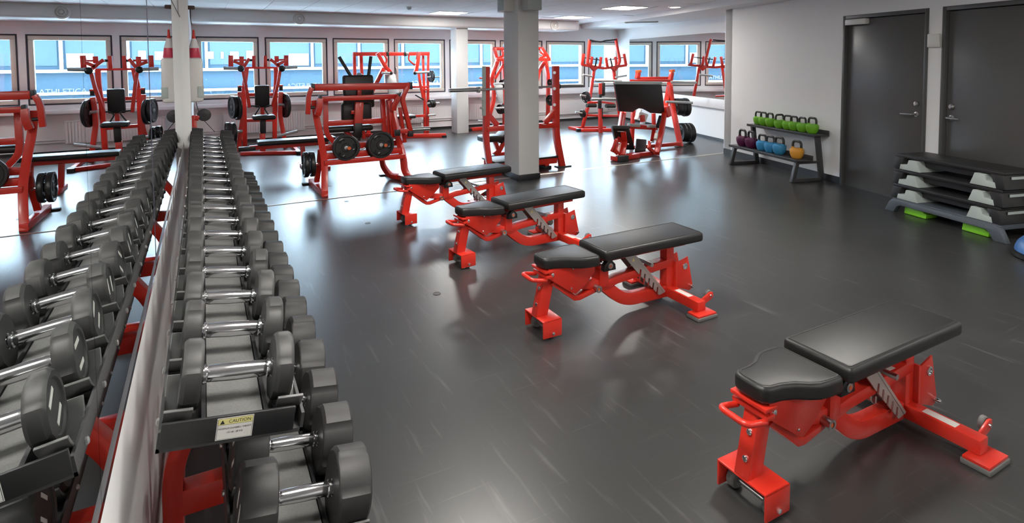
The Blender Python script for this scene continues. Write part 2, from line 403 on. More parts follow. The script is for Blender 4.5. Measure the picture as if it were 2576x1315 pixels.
for i, (a, b) in enumerate(((D1a, D1b), (D2a, D2b))):
    hs = a+0.06 if i == 0 else b-0.06      # lock side
    d = struct('door_%d' % (i+1), MB().box(a+0.045, b-0.045, -0.07, -0.028, 0.008, 2.035, WM), DOORM, bevel=0.003)
    obj('door_frame', MB().box(a, a+0.04, -0.16, 0.012, 0, 2.085, WM).box(b-0.04, b, -0.16, 0.012, 0, 2.085, WM).box(a+0.04, b-0.04, -0.16, 0.012, 2.042, 2.085, WM), DOORF, d, bevel=0.004)
    obj('door_light_stop', MB().box(a+0.03, b-0.03, -0.17, -0.03, 0.0, 0.012, WM).box(a+0.02, b-0.02, -0.18, -0.17, 0.0, 2.085, WM), DOORF, d)  # added sill and unseen backing, blocking outside light under the door
    ks = a+0.135 if i == 0 else b-0.10
    lk = obj('lock', MB().lathe(WM @ Vector((ks, -0.03, 1.075)), WN, [(0.030, 0), (0.030, 0.012), (0.026, 0.02), (0.02, 0.022), (0.016, 0.03), (0.0, 0.03)], 20), STEEL, d)
    dirn = 1 if i == 0 else -1
    hd = obj('handle', MB().lathe(WM @ Vector((ks, -0.03, 0.965)), WN, [(0.027, 0), (0.027, 0.010), (0.012, 0.014), (0.011, 0.05)], 18).rod(fillet([WM @ Vector((ks, 0.02, 0.965)), WM @ Vector((ks, 0.045, 0.965)), WM @ Vector((ks+dirn*0.13, 0.045, 0.962))], 0.02), 0.0095, 10), STEEL, d)
    cs = b-0.05 if i == 0 else a+0.30
    obj('door_closer', MB().box(cs-0.30, cs, -0.028, 0.03, 1.968, 2.036, WM), OFFWH, d, bevel=0.005)
q = thing('wall_switch', 'small off-white switch box on the wall strip between the two doors', 'switch', wp(-1.2, 0, 1.67))
obj('housing', MB().box(-1.265, -1.135, 0, 0.035, 1.675, 1.815, WM), OFFWH, q, bevel=0.008)
obj('front_cover', MB().box(-1.255, -1.145, 0.034, 0.040, 1.685, 1.805, WM), OFFWH, q, bevel=0.002)
struct('wall_rear', MB().box(-0.4, 8, -3.7, -3.5, 0, 2.6), WALLG, smooth=False)

# ceiling: slab, tiles on a grid where it shows, lower strip on the right
struct('ceiling', MB().box(-0.4, 11.2, -3.6, 12.5, ZC+0.02, ZC+0.2), CEIL, smooth=False)
cl = bpy.data.objects['ceiling']
SF0 = atZ(1496, 56.6, ZC)
SF = SF0.x-WD.x/WD.y*SF0.y
def soff_x(y): return SF+WD.x/WD.y*y
LIGHTS = []
def cell(x, y): return (round((x-0.36-0.3)/0.6), round((y-0.3-0.3)/0.6))
LP = [(4.12, 10.16), (6.93, 10.12), (6.50, 7.90), (1.7, 3.6), (0.7, 1.2), (3.6, 2.2), (5.4, -0.2), (3.0, -2.0)]
lc = {}
for x, y in LP: lc[cell(x, y)] = (x, y)
tm = mesh('tile', MB().box(-0.2955, 0.2955, -0.2955, 0.2955, 0.0, 0.02), CEIL, smooth=False, bevel=0.003, seg=1)
bars = MB()
for i in range(-1, 19):
    x0 = 0.36+0.6*i
    for j in range(8, 19):
        y0 = 0.3+0.6*j
        if x0+0.6 > soff_x(y0+0.3)+0.25 or y0 > 11.1 or x0+0.6 < MX: continue
        if (i, j) in lc: continue
        o = bpy.data.objects.new('tile', tm); COL.objects.link(o); o.location = (x0+0.3, y0+0.3, ZC); o.parent = cl
bars.box(-0.4, 11, -3.6, 11.1, ZC+0.012, ZC+0.02)
o = obj('grid_backing', bars, TBAR, cl, smooth=False)
# lower strip
yA, yB2 = -3.5, YB
mb = MB()
poly = [(soff_x(yA), yA), (soff_x(yB2), yB2), (11.2, yB2), (11.2, yA)]
mb.prism(poly, lambda u, v, s: Vector((u, v, ZS if s == 0 else ZC+0.03)))
struct('ceiling_lower', mb, WALLW, smooth=False)
vq0 = atZ(1572, 57, ZS-0.01); vq1 = atZ(1656, 55, ZS-0.01)
v = thing('linear_vent', 'long grey linear vent strip under the lowered ceiling', 'vent', tuple((vq0+vq1)/2))
obj('vent_frame', MB().tube([vq0, vq1], 0.11, 0.02), GREYPL, v)
obj('vent_slot', MB().tube([vq0+(vq1-vq0)*0.03+Vector((0, 0, -0.011)), vq0+(vq1-vq0)*0.97+Vector((0, 0, -0.011))], 0.05, 0.004), DARK, v)
# ceiling lights
names = ['square lit ceiling panel above the white pillar', 'square lit ceiling panel near the end of the duct', 'square lit ceiling panel near the lowered ceiling strip', 'square lit ceiling panel between the dumbbell racks and the benches', 'square lit ceiling panel over the near dumbbells', 'square lit ceiling panel over the row of benches', 'square lit ceiling panel behind the stacked steps', 'square lit ceiling panel by the rear wall']
spot = ['', '', '', 'aisle_', 'rack_', 'bench_', 'door_', 'rear_']
for (ij, (x, y)), nm, sp in zip(lc.items(), names, spot):
    off = '_offscreen' if sp else ''
    cx, cy = 0.36+0.6*ij[0]+0.3, 0.3+0.6*ij[1]+0.3
    cx, cy = x, y
    t = thing(sp+'ceiling_light'+off, nm, 'ceiling light', (cx, cy, ZC))
    obj('frame', frame_ring(cx-0.30, cx+0.30, cy-0.30, cy+0.30, 0, 0.02, 0.018) if False else MB().box(cx-0.3, cx+0.3, cy-0.3, cy-0.28, ZC-0.012, ZC+0.02).box(cx-0.3, cx+0.3, cy+0.28, cy+0.3, ZC-0.012, ZC+0.02).box(cx-0.3, cx-0.28, cy-0.28, cy+0.28, ZC-0.012, ZC+0.02).box(cx+0.28, cx+0.3, cy-0.28, cy+0.28, ZC-0.012, ZC+0.02), TBAR, t, smooth=False)
    obj(sp+'diffuser'+off, MB().box(cx-0.28, cx+0.28, cy-0.28, cy+0.28, ZC-0.008, ZC+0.01), LAMP, t, smooth=False)
q = atZ(1698, 18, ZS-0.005)
t = thing('downlight', 'small recessed downlight in the lowered ceiling', 'ceiling light', (q.x, q.y, ZS))
obj('trim_ring', MB().lathe((q.x, q.y, ZS+0.002), (0, 0, -1), [(0.10, 0), (0.10, 0.008), (0.08, 0.012), (0.075, 0.0)], 24), OFFWH, t)
obj('lens', MB().lathe((q.x, q.y, ZS+0.002), (0, 0, -1), [(0.076, 0.003), (0.0, 0.005)], 24), LAMP, t)
q = atZ(1029, 17, ZC)
t = thing('smoke_detector', 'small grey smoke detector dome on the ceiling', 'detector', (q.x, q.y, ZC))
obj('base', MB().lathe((q.x, q.y, ZC+0.005), (0, 0, -1), [(0.055, 0), (0.055, 0.012), (0.045, 0.018)], 20), OFFWH, t)
obj('dome', MB().lathe((q.x, q.y, ZC-0.012), (0, 0, -1), [(0.042, 0), (0.038, 0.025), (0.02, 0.04), (0, 0.042)], 20), SILVER, t)
# pillars
t = tag(obj('pillar', MB().box(3.575, 3.885, 6.45, 6.86, 0.0, ZC+0.02), PILLARM, bevel=0.012), kind='structure'); t.name = 'pillar_grey'
obj('skirting', MB().box(3.565, 3.895, 6.44, 6.87, 0, 0.075), SKIRT, t, bevel=0.004)
t = tag(obj('pillar', MB().box(4.75, 5.02, 11.28, 11.60, 0.0, ZC+0.02), PILLARW, bevel=0.01), kind='structure'); t.name = 'pillar_white'
# loudspeakers on the grey pillar
def speaker(px0, px1, py, Y, label):
    a = atY(px0, py, Y); b = atY(px1, py, Y); 
    t = thing('loudspeaker', label, 'speaker', (a.x, Y, a.z))
    obj('cabinet', MB().box(a.x, b.x, Y, Y+0.16, a.z, a.z+0.24), SPKM, t, bevel=0.012)
    obj('grille', MB().box(a.x+0.012, b.x-0.012, Y-0.006, Y+0.002, a.z+0.012, a.z+0.228), GREYPL, t, bevel=0.004)
    obj('bracket', MB().box(a.x+0.03, b.x-0.03, Y+0.15, Y+0.24, a.z+0.09, a.z+0.15), SPKM, t)
speaker(1328, 1364, 24, 6.22, 'small grey loudspeaker on the front of the grey pillar')
a = atY(1265, 29, 6.60)
t = thing('loudspeaker', 'slim pale loudspeaker on the side of the grey pillar', 'speaker', (a.x, 6.6, a.z))
obj('cabinet', MB().box(a.x, 3.58, 6.56, 6.76, a.z, a.z+0.22), OFFWH, t, bevel=0.01)
obj('grille', MB().box(a.x-0.005, a.x+0.004, 6.575, 6.745, a.z+0.015, a.z+0.205), GREYPL, t, bevel=0.003)

# outside: street, facade opposite
struct('ground_outside', MB().box(-60, 60, YB+0.4, 60, -1.6, -1.3), BOUNCEGND, smooth=False)
FY = 26.0
b = thing('building', 'long blue clad building across the street with white horizontal rails', 'building', (0, FY, -1.3))
xr = atY(1520, 160, FY).x
obj('wall', MB().box(-40, xr, FY, FY+6, -1.3, 3.6), FACADE, b, smooth=False)
for z0, z1 in ((1.20, 1.31), (0.40, 0.49), (-0.42, -0.12), (2.75, 2.80)):
    obj('rail', MB().box(-40, xr, FY-0.25, FY+0.05, z0, z1), FWHITE, b, smooth=False)
pm = mesh('post', MB().box(-0.05, 0.05, FY-0.1, FY+0.05, 1.31-0.0, 2.9), FWHITE, smooth=False, off=Vector((0, FY, -1.3)))
k = 0; x = -14.0
while x < xr-0.3:
    o = bpy.data.objects.new('post', pm); COL.objects.link(o); o.location = (x, 0, 0); o.parent = b; x += 2.02
gm = mesh('glazing', MB().box(0.12, 1.9, FY-0.03, FY+0.02, 1.45, 2.7), FGLASS, smooth=False, off=Vector((0, FY, -1.3)))
x = -14.0
while x < xr-2.1:
    o = bpy.data.objects.new('glazing', gm); COL.objects.link(o); o.location = (x, 0, 0); o.parent = b; x += 2.02
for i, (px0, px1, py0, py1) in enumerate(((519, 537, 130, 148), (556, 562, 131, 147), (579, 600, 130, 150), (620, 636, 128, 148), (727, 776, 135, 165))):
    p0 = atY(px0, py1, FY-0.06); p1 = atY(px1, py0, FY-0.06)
    obj('painted_bright_window', MB().box(p0.x, p1.x, FY-0.06, FY, p0.z, p1.z), FWHITE, b, smooth=False)  # reflections in far windows put into a pale base colour, nothing glows
# ================================================================ dumbbell racks
TILT = math.radians(8.5)
TOPX, TOPZ = 0.045, 0.925        # dumbbell axis centre, upper tier
LOWX, LOWZ = 0.186, 0.520
top_y = [1.30+0.2128*i for i in range(10)]+[3.465+0.2265*j for j in range(10)]
low_y = [1.425+0.2110*i for i in range(10)]+[3.575+0.2265*j for j in range(10)]
PXO = (-0.006, 0.0)
def tierM(x, z): return Matrix.Translation((x, 0, z)) @ Matrix.Rotation(TILT, 4, 'Y')   # tilted so the front (+X) is lower
HR_T, HR_L = 0.070, 0.089        # head radii
HL = 0.067                       # half length of the bare handle
def saddle_mesh(r, w):
    mb = MB(); n = 12; a0, a1 = math.radians(-158), math.radians(-22); ro, ri = r+0.011, r+0.004
    pro = [(ri*math.cos(a0+(a1-a0)*i/n), ri*math.sin(a0+(a1-a0)*i/n)) for i in range(n+1)]+[(ro*math.cos(a1-(a1-a0)*i/n), ro*math.sin(a1-(a1-a0)*i/n)) for i in range(n+1)]
    mb.prism(pro, lambda u, v, s: Vector((-w/2 if s == 0 else w/2, u, v)))
    mb.box(-w/2, w/2, -0.03, 0.03, -ro-0.014, -r-0.006)
    return mesh('saddle', mb, SADDLE, bevel=0.0012, seg=1)
UPR = ((1.78, 2.90), (3.90, 5.20))
def rack(idx, y0, y1, ys_t, ys_l, label):
    R = thing('dumbbell_rack', label, 'dumbbell rack', (0.12, (y0+y1)/2, 0))
    rl = root_loc(R)
    ya, yb = y0, y1
    for tier, (cx, cz, hr, ys, hw) in enumerate(((TOPX, TOPZ, HR_T, ys_t, 0.130), (LOWX, LOWZ, HR_L, ys_l, 0.155))):
        M = tierM(cx, cz); zt = -hr-0.024
        y0, y1 = ya+0.108*tier, yb+0.108*tier
        T = obj('tier_tray', MB().box(-hw, hw, y0, y1, zt-0.004, zt+0.004, M).box(-hw, -hw+0.006, y0, y1, zt-0.004, zt+0.034, M).box(hw-0.006, hw, y0, y1, zt-0.004, zt+0.034, M), DARK, R, smooth=False)
        obj('liner_mat', MB().box(-0.050, 0.050, y0+0.002, y1-0.002, zt, zt+0.040, M), TRAYM, T, smooth=False)
        obj('inner_rail', MB().box(0.052, 0.060, y0+0.004, y1-0.004, zt, zt+0.044, M).box(-0.060, -0.052, y0+0.004, y1-0.004, zt, zt+0.044, M), BLACK, T)
        sm = saddle_mesh(hr, 0.050)
        for y in ys:
            for sx in (-1, 1):
                o = bpy.data.objects.new('saddle', sm); COL.objects.link(o)
                xo = sx*(0.101 if tier == 0 else 0.120)
                o.matrix_world = Matrix.Translation(-rl) @ M @ Matrix.Translation((xo, y, 0.0))
                o.parent = T
            bm_ = MB().lathe(M @ Vector((-hw, y, zt+0.008)), M.to_3x3() @ Vector((-1, 0, 0)), [(0.008, -0.001), (0.0075, 0.004), (0.004, 0.006), (0, 0.006)], 8)
            obj('bolt', bm_, STEEL, T)
        for ye, sgn in ((y0, -1), (y1, 1)):
            E_ = obj('end_plate', MB().box(-hw+0.004, hw-0.020, min(ye-sgn*0.002, ye+sgn*0.006), max(ye-sgn*0.002, ye+sgn*0.006), zt+0.004, zt+0.052, M), BLACK, T, bevel=0.002)
            if tier == 0 and idx == 0 and sgn < 0:
                fm = M @ Matrix.Translation((-0.004, ye-0.0065, zt+0.028)) @ Matrix.Scale(0.90, 4)
                def rect(nm, x0, x1, z0, z1, m, k): return obj(nm, MB().box(x0, x1, -0.0004*k, 0.0, z0, z1, fm), m, E_, smooth=False)
                rect('warning_label', -0.032, 0.040, -0.0235, 0.0235, STICK, 1)
                rect('label_border', -0.0305, 0.0385, -0.022, 0.022, TXT, 2)
                rect('label_field', -0.0298, 0.0378, -0.0213, 0.0085, STICK, 3)
                rect('label_header', -0.0298, 0.0378, 0.0092, 0.0213, YELLOW, 3)
                tmx = fm @ Matrix.Translation((0.0, -0.0013, 0)) @ Matrix.Rotation(PI/2, 4, 'X')
                text_mesh('label_print', 'CAUTION', 0.0098, TXT, tmx @ Matrix.Translation((0.0125, 0.0150, 0)), E_, 0.0001)
                text_mesh('label_print', 'MAXIMUM DUMBBELL WEIGHT', 0.0047, TXT, tmx @ Matrix.Translation((0.004, 0.0005, 0)), E_, 0.0001)
                text_mesh('label_print', '150 LB / 68 KG', 0.0051, TXT, tmx @ Matrix.Translation((0.004, -0.0080, 0)), E_, 0.0001)
                tri = MB().prism([(-0.0265, 0.0108), (-0.0170, 0.0108), (-0.02175, 0.0195)], lambda u, v, s: fm @ Vector((u, -0.0013-0.0002*s, v)))
                obj('label_triangle', tri, TXT, E_, smooth=False)
    # side frames
    for yy in UPR[idx]:
        obj('upright', MB().tube(fillet([(-0.105, yy, 0.0), (-0.105, yy, 0.50), (0.02, yy, 0.68), (0.03, yy, 0.815)], 0.22, 9), 0.05, 0.06, up=(0, 1, 0)), RED, R, bevel=0.004)
        obj('cross_arm', MB().box(-0.085, 0.15, yy-0.03, yy+0.03, 0.330, 0.402), RED, R, bevel=0.004)
        obj('tier_bracket', MB().prism([(0.10, 0.345), (0.32, 0.325), (0.325, 0.378), (0.10, 0.410)], lambda u, v, s: Vector((u, yy-0.03 if s == 0 else yy+0.03, v))), RED, R, bevel=0.003)
        obj('foot', MB().box(-0.135, 0.44, yy-0.03, yy+0.03, 0.0, 0.055), RED, R, bevel=0.004)
    obj('stretcher', MB().box(-0.12, -0.09, UPR[idx][0], UPR[idx][1], 0.20, 0.27), RED, R, bevel=0.003)
    return R
rack(0, 1.214, 3.335, top_y[:10], low_y[:10], 'two-tier dumbbell rack with red legs and a caution label on its end plate')
rack(1, 3.350, 5.68, top_y[10:], low_y[10:], 'two-tier dumbbell rack with red legs standing beside the wall column')

# ================================================================ dumbbells
def head_mesh(r, L, side):
    """head from x=0 (inner face) to x=L"""
    n = 60
    def rf(th):
        k = (th % (2*PI/3))/(2*PI/3)
        e = 0.02
        t = 1.0 if k < 0.5 else 0.0
        if k < e: t = k/e
        elif 0.5-e < k < 0.5: t = (0.5-k)/e
        return t
    mb = MB(); vs = []; fs = []
    prof = [(0.30, 0, 0), (0.90, 0.0, 0), (0.955, 0.003, 0.4), (1.0, 0.008, 1), (1.0, L-0.008, 1), (0.955, L-0.003, 0.4), (0.90, L, 0), (0.74, L, 0), (0.70, L-0.004, 0), (0.0, L-0.004, 0)]
    m = len(prof)
    for i in range(n):
        th = 2*PI*i/n; t = rf(th)
        for (k, x, w) in prof:
            rr = r*k*(1-0.085*(1-t)*(0.45+0.55*w))
            if k < 0.8: rr = r*k
            vs.append((side*x, rr*math.cos(th), rr*math.sin(th)))
    for i in range(n):
        i2 = (i+1) % n
        for j in range(m-1): fs.append((i*m+j, i2*m+j, i2*m+j+1, i*m+j+1))
    fs.append(tuple(i*m for i in range(n)))
    mb.add(vs, fs)
    me = mesh('head', mb, RUBBER)
    import bmesh
    bm = bmesh.new(); bm.from_mesh(me); bmesh.ops.remove_doubles(bm, verts=bm.verts[:], dist=1e-5); bm.to_mesh(me); bm.free()
    me.polygons.foreach_set('use_smooth', [True]*len(me.polygons)); me.set_sharp_from_angle(angle=math.radians(30))
    return me
handle_me = mesh('handle', MB().lathe((-HL-0.006, 0, 0), (1, 0, 0), [(0.019, 0), (0.019, 0.006), (0.0145, 0.0075), (0.0145, 0.009), (0.019, 0.0105), (0.019, 0.015), (0.0152, 0.017), (0.0165, 0.024), (0.0178, HL+0.006), (0.0165, 2*HL-0.012), (0.0152, 2*HL-0.005), (0.019, 2*HL-0.003), (0.019, 2*HL+0.0015), (0.0145, 2*HL+0.003), (0.0145, 2*HL+0.0045), (0.019, 2*HL+0.006), (0.019, 2*HL+0.012)], 22), CHROME)
lab_me = {}
def label_mesh(r):
    k = round(r, 4)
    if k not in lab_me:
        mb = MB(); R3 = Matrix.Identity(4)
        mb.box(-0.0005, 0.0005, -0.022, 0.022, 0.020, 0.030)
        lab_me[k] = mesh('weight_marking', mb, STICK, smooth=False)
    return lab_me[k]
head_cache = {}
def dumbbell(tier, i, y):
    cx, cz, r = ((TOPX, TOPZ, HR_T), (LOWX, LOWZ, HR_L))[tier]
    L = (0.036+0.052*i/19) if tier == 0 else (0.080+0.034*i/19)
    L = round(L, 3)
    lb = 'black rubber dumbbell with chrome handle, %s from the caution plate on the %s tier' % (ORD[i], ('upper', 'lower')[tier])
    D = thing('dumbbell', lb, 'dumbbell', (cx, y, cz), 0, 'dumbbells on the %s tier' % ('upper', 'lower')[tier])
    D.rotation_euler = (random.uniform(0, 2*PI), 0, random.uniform(-0.02, 0.02))
    D.matrix_world = Matrix.Translation((cx, y, cz)) @ Matrix.Rotation(TILT, 4, 'Y') @ Matrix.Rotation(random.uniform(-0.012, 0.012), 4, 'Z') @ Matrix.Rotation(random.uniform(0, 2*PI), 4, 'X')
    h = bpy.data.objects.new('handle', handle_me); COL.objects.link(h); h.parent = D
    for s in (-1, 1):
        k = (tier, L, s)
        if k not in head_cache: head_cache[k] = head_mesh(r, L, s)
        o = bpy.data.objects.new('head', head_cache[k]); COL.objects.link(o); o.parent = D; o.location = (s*HL, 0, 0)
        if i < 9:
            for rr_ in (0, PI):
                w = bpy.data.objects.new('weight_marking', label_mesh(r)); COL.objects.link(w); w.parent = o; w.location = (s*(L-0.0034), 0, 0); w.rotation_euler = (rr_, 0, 0)
for i, y in enumerate(top_y): dumbbell(0, i, y)
for i, y in enumerate(low_y): dumbbell(1, i, y)
# ================================================================ adjustable benches
def bench_proto():
    """built in its own frame: x from the front casters (0) to the back (1.26), y across, z up"""
    B = thing('adjustable_bench', '', 'bench')
    def add(name, mb, m, bev=0.0, parent=None, seg=2): return obj(name, mb, m, parent or B, bev, True, False, seg)
    # caster fork and front leg
    fk = add('caster_bracket', MB().box(0.02, 0.145, -0.105, 0.105, 0.100, 0.110).box(0.02, 0.145, -0.105, -0.095, 0.012, 0.110).box(0.02, 0.145, 0.095, 0.105, 0.012, 0.110), RED, 0.005)
    for s in (-1, 1):
        w = add('caster_wheel', MB().lathe((0.085, s*0.076-0.016, 0.035), (0, 1, 0), [(0.012, 0.0), (0.030, 0.0), (0.035, 0.006), (0.035, 0.026), (0.030, 0.032), (0.012, 0.032)], 22), GREYTYRE)
        add('axle_bolt', MB().lathe((0.085, s*0.105, 0.035), (0, s, 0), [(0.010, -0.002), (0.009, 0.006), (0.004, 0.008), (0, 0.008)], 10), CHROME)
    add('axle', MB().rod([(0.085, -0.1, 0.035), (0.085, 0.1, 0.035)], 0.009, 10), STEEL)
    add('front_leg', MB().tube([(0.060, 0, 0.108), (0.118, 0, 0.365)], 0.058, 0.078, up=(0, 1, 0)) if False else MB().prism([(0.020, 0.108), (0.095, 0.108), (0.155, 0.37), (0.080, 0.37)], lambda u, v, s: Vector((u, -0.03 if s == 0 else 0.03, v))), RED, 0.004)
    for zz, xx in ((0.175, 0.036), (0.265, 0.056)):
        add('bolt', MB().lathe((xx, -0.008, zz), (-1, 0, 0.2), [(0.011, -0.006), (0.011, 0.006), (0.006, 0.009), (0, 0.009)], 8), CHROME)
    add('carry_handle', MB().rod(fillet([(0.07, 0.06, 0.325), (-0.024, 0.06, 0.342), (-0.024, -0.06, 0.342), (0.07, -0.06, 0.325)], 0.03, 5), 0.0115, 10), RED)
    add('pull_pin', MB().box(0.06, 0.10, -0.075, 0.075, 0.335, 0.352).box(0.05, 0.11, -0.075, 0.075, 0.366, 0.380), RED, 0.002)
    # seat side plates
    pl = [(0.080, 0.392), (0.085, 0.330), (0.240, 0.222), (0.266, 0.210), (0.325, 0.245), (0.400, 0.315), (0.405, 0.392)]
    for s in (-1, 1):
        p = add('side_plate', MB().prism(pl, lambda u, v, k: Vector((u, s*(0.060 if k == 0 else 0.066), v))), RED, 0.001)
        for (u, v, r) in ((0.105, 0.352, 0.012), (0.235, 0.250, 0.006), (0.245, 0.366, 0.007), (0.30, 0.36, 0.006)):
            add('rivet', MB().lathe((u, s*0.066, v), (0, s, 0), [(r, -0.001), (r*0.9, 0.004), (r*0.5, 0.006), (0, 0.006)], 10), CHROME)
    add('seat_carrier', MB().box(0.09, 0.40, -0.058, 0.058, 0.372, 0.390), RED, 0.002)
    # seat cushion, nose narrow
    out = [(0.012, 0.030), (0.02, 0.062), (0.05, 0.074), (0.11, 0.078), (0.165, 0.092), (0.215, 0.118), (0.255, 0.132), (0.30, 0.136), (0.37, 0.136), (0.395, 0.130), (0.40, 0.115)]
    out = [(0.036+x*0.91, y) for x, y in out]
    poly = [(x, -y) for x, y in out]+[(x, y) for x, y in reversed(out)]
    add('seat_cushion', MB().prism(poly, lambda u, v, s: Vector((u, v, (0.390 if s == 0 else 0.452)-0.02*(u/0.4)))), VINYL, 0.017, seg=4)
    # main beam
    add('main_beam', MB().prism([(0.315, 0.215), (0.52, 0.175), (0.60, 0.195), (1.05, 0.225), (1.05, 0.275), (0.60, 0.245), (0.52, 0.232), (0.315, 0.265)], lambda u, v, s: Vector((u, -0.035 if s == 0 else 0.035, v))), RED, 0.004)
    add('pivot_post', MB().box(0.455, 0.520, -0.045, 0.045, 0.20, 0.315), RED, 0.003)
    for s in (-1, 1):
        pb = add('bearing_block', MB().prism([(0.455, 0.310), (0.545, 0.310), (0.540, 0.345), (0.515, 0.372), (0.485, 0.372), (0.460, 0.345)], lambda u, v, k: Vector((u, s*(0.050 if k == 0 else 0.085), v))), BLACK, 0.003)
        add('bearing_cap', MB().lathe((0.50, s*0.085, 0.340), (0, s, 0), [(0.018, -0.001), (0.018, 0.006), (0.009, 0.007)], 14), STEEL, 0, pb); add('bearing_core', MB().lathe((0.50, s*0.0915, 0.340), (0, s, 0), [(0.008, 0), (0.007, 0.002), (0, 0.002)], 12), ORANGE, 0, pb)
        add('pivot_sleeve', MB().lathe((0.43, s*0.036, 0.205), (0, s, 0), [(0.021, 0), (0.021, 0.036), (0.012, 0.036), (0.012, 0.03), (0, 0.03)], 16), STEEL)
        add('pivot_cap', MB().lathe((0.43, s*0.067, 0.205), (0, s, 0), [(0.009, 0), (0.008, 0.002), (0, 0.002)], 12), ORANGE)
    add('lower_link', MB().prism([(0.11, 0.290), (0.27, 0.160), (0.31, 0.155), (0.45, 0.185), (0.45, 0.205), (0.31, 0.185), (0.28, 0.190), (0.15, 0.305)], lambda u, v, s: Vector((u, -0.045 if s == 0 else 0.045, v))), DRED, 0.002)
    # backrest
    add('backrest_beam', MB().box(0.50, 1.16, -0.035, 0.035, 0.345, 0.392), RED, 0.004)
    add('backrest_cushion', MB().box(0.425, 1.215, -0.142, 0.142, 0.390, 0.452), VINYL, 0.019, seg=4)
    def piping(pts, m=VINYL): add('piping', MB().rod([V3 for V3 in pts]+[pts[0]], 0.0035, 6), m)
    piping([(0.446, -0.124, 0.4505), (1.194, -0.124, 0.4505), (1.199, -0.119, 0.4505), (1.199, 0.119, 0.4505), (1.194, 0.124, 0.4505), (0.446, 0.124, 0.4505), (0.441, 0.119, 0.4505), (0.441, -0.119, 0.4505)])
    inn = [(0.030, 0.028), (0.036, 0.046), (0.056, 0.058), (0.112, 0.062), (0.170, 0.076), (0.222, 0.102), (0.260, 0.115), (0.30, 0.119), (0.372, 0.119), (0.383, 0.112)]
    inn = [(0.036+x*0.91, y) for x, y in inn]
    piping([(x, -y, 0.4505-0.02*(x/0.4)) for x, y in inn]+[(x, y, 0.4505-0.02*(x/0.4)) for x, y in reversed(inn)])
    # swept base beam
    add('base_beam', MB().tube(fillet([(0.50, 0, 0.205), (0.66, 0, 0.070), (1.06, 0, 0.062)], 0.15, 8), 0.075, 0.055, up=(0, 1, 0)), RED, 0.004)
    # ladder bracket with hook teeth
    teeth = [(0.655, 0.385), (0.690, 0.390), (0.985, 0.085), (0.965, 0.062)]
    n = 5; edge = []
    a, c = Vector((0.640, 0.345)), Vector((0.925, 0.062))
    for k in range(n):
        t0 = 0.38+0.62*k/n; t1 = t0+0.62/n
        p0 = a.lerp(c, t0); p1 = a.lerp(c, t1); d = (c-a).normalized(); nn = Vector((d.y, -d.x))*-1
        q0 = p0.lerp(p1, 0.25)-Vector((-0.020, -0.026)); 
        edge += [(p0.x, p0.y), (p0.lerp(p1, 0.32).x, p0.lerp(p1, 0.32).y), (p0.lerp(p1, 0.32).x+0.006, p0.lerp(p1, 0.32).y+0.034), (p0.lerp(p1, 0.62).x+0.008, p0.lerp(p1, 0.62).y+0.038), (p0.lerp(p1, 0.72).x, p0.lerp(p1, 0.72).y)]
    poly = [(0.640, 0.360)]+edge+[(0.925, 0.062), (0.965, 0.070), (0.690, 0.385), (0.665, 0.390), (0.648, 0.382)]
    for s in (-1, 1):
        add('ladder_plate', MB().prism(poly, lambda u, v, k: Vector((u, s*(0.040 if k == 0 else 0.046), v))), GALV)
    add('ladder_flange', MB().tube([(0.695, 0, 0.392), (0.975, 0, 0.078)], 0.09, 0.006, up=(0, 1, 0)) if False else MB().prism([(0.688, 0.386), (0.696, 0.392), (0.976, 0.078), (0.966, 0.070)], lambda u, v, s: Vector((u, -0.048 if s == 0 else 0.048, v))), GALV)
    add('warning_sticker', MB().prism([(0.700, 0.318), (0.722, 0.318), (0.712, 0.342)], lambda u, v, s: Vector((u, -0.0462 if s == 0 else -0.0468, v))), YELLOW)
    add('adjuster_pin', MB().rod([(0.83, -0.085, 0.285), (0.83, 0.085, 0.285)], 0.012, 12), STEEL)
    # rear post and cross beam with feet
    add('rear_post', MB().box(1.00, 1.062, -0.032, 0.032, 0.06, 0.346), RED, 0.004)
    br = add('rear_bracket', MB().prism([(1.075, 0.250), (1.165, 0.275), (1.215, 0.060), (1.180, 0.045), (1.070, 0.085)], lambda u, v, s: Vector((u, -0.052 if s == 0 else -0.044, v))).prism([(1.075, 0.250), (1.165, 0.275), (1.215, 0.060), (1.180, 0.045), (1.070, 0.085)], lambda u, v, s: Vector((u, 0.044 if s == 0 else 0.052, v))).box(1.06, 1.075, -0.052, 0.052, 0.075, 0.255), RED, 0.001)
    for s in (-1, 1):
        add('bracket_bushing', MB().lathe((1.14, s*0.05, 0.215), (0, s, 0), [(0.021, -0.001), (0.021, 0.008), (0.012, 0.009), (0.012, 0.006), (0, 0.006)], 16), CHROME, 0, br)
        add('bracket_bolt', MB().lathe((1.19, s*0.05, 0.075), (0, s, 0), [(0.010, -0.001), (0.010, 0.02), (0.005, 0.03), (0, 0.03)], 10), CHROME, 0, br)
    add('bracket_roller', MB().rod([(1.195, -0.042, 0.09), (1.195, 0.042, 0.09)], 0.014, 12), YELLOW)
    add('cross_beam', MB().box(1.000, 1.065, -0.30, 0.30, 0.032, 0.092), RED, 0.004)
    add('rating_sticker', MB().box(1.012, 1.053, -0.21, -0.09, 0.092, 0.0926), STICK)
    add('rating_sticker', MB().box(0.84, 0.93, -0.025, 0.025, 0.2688, 0.2694, Matrix.Translation((0, 0, 0.0))), STICK)
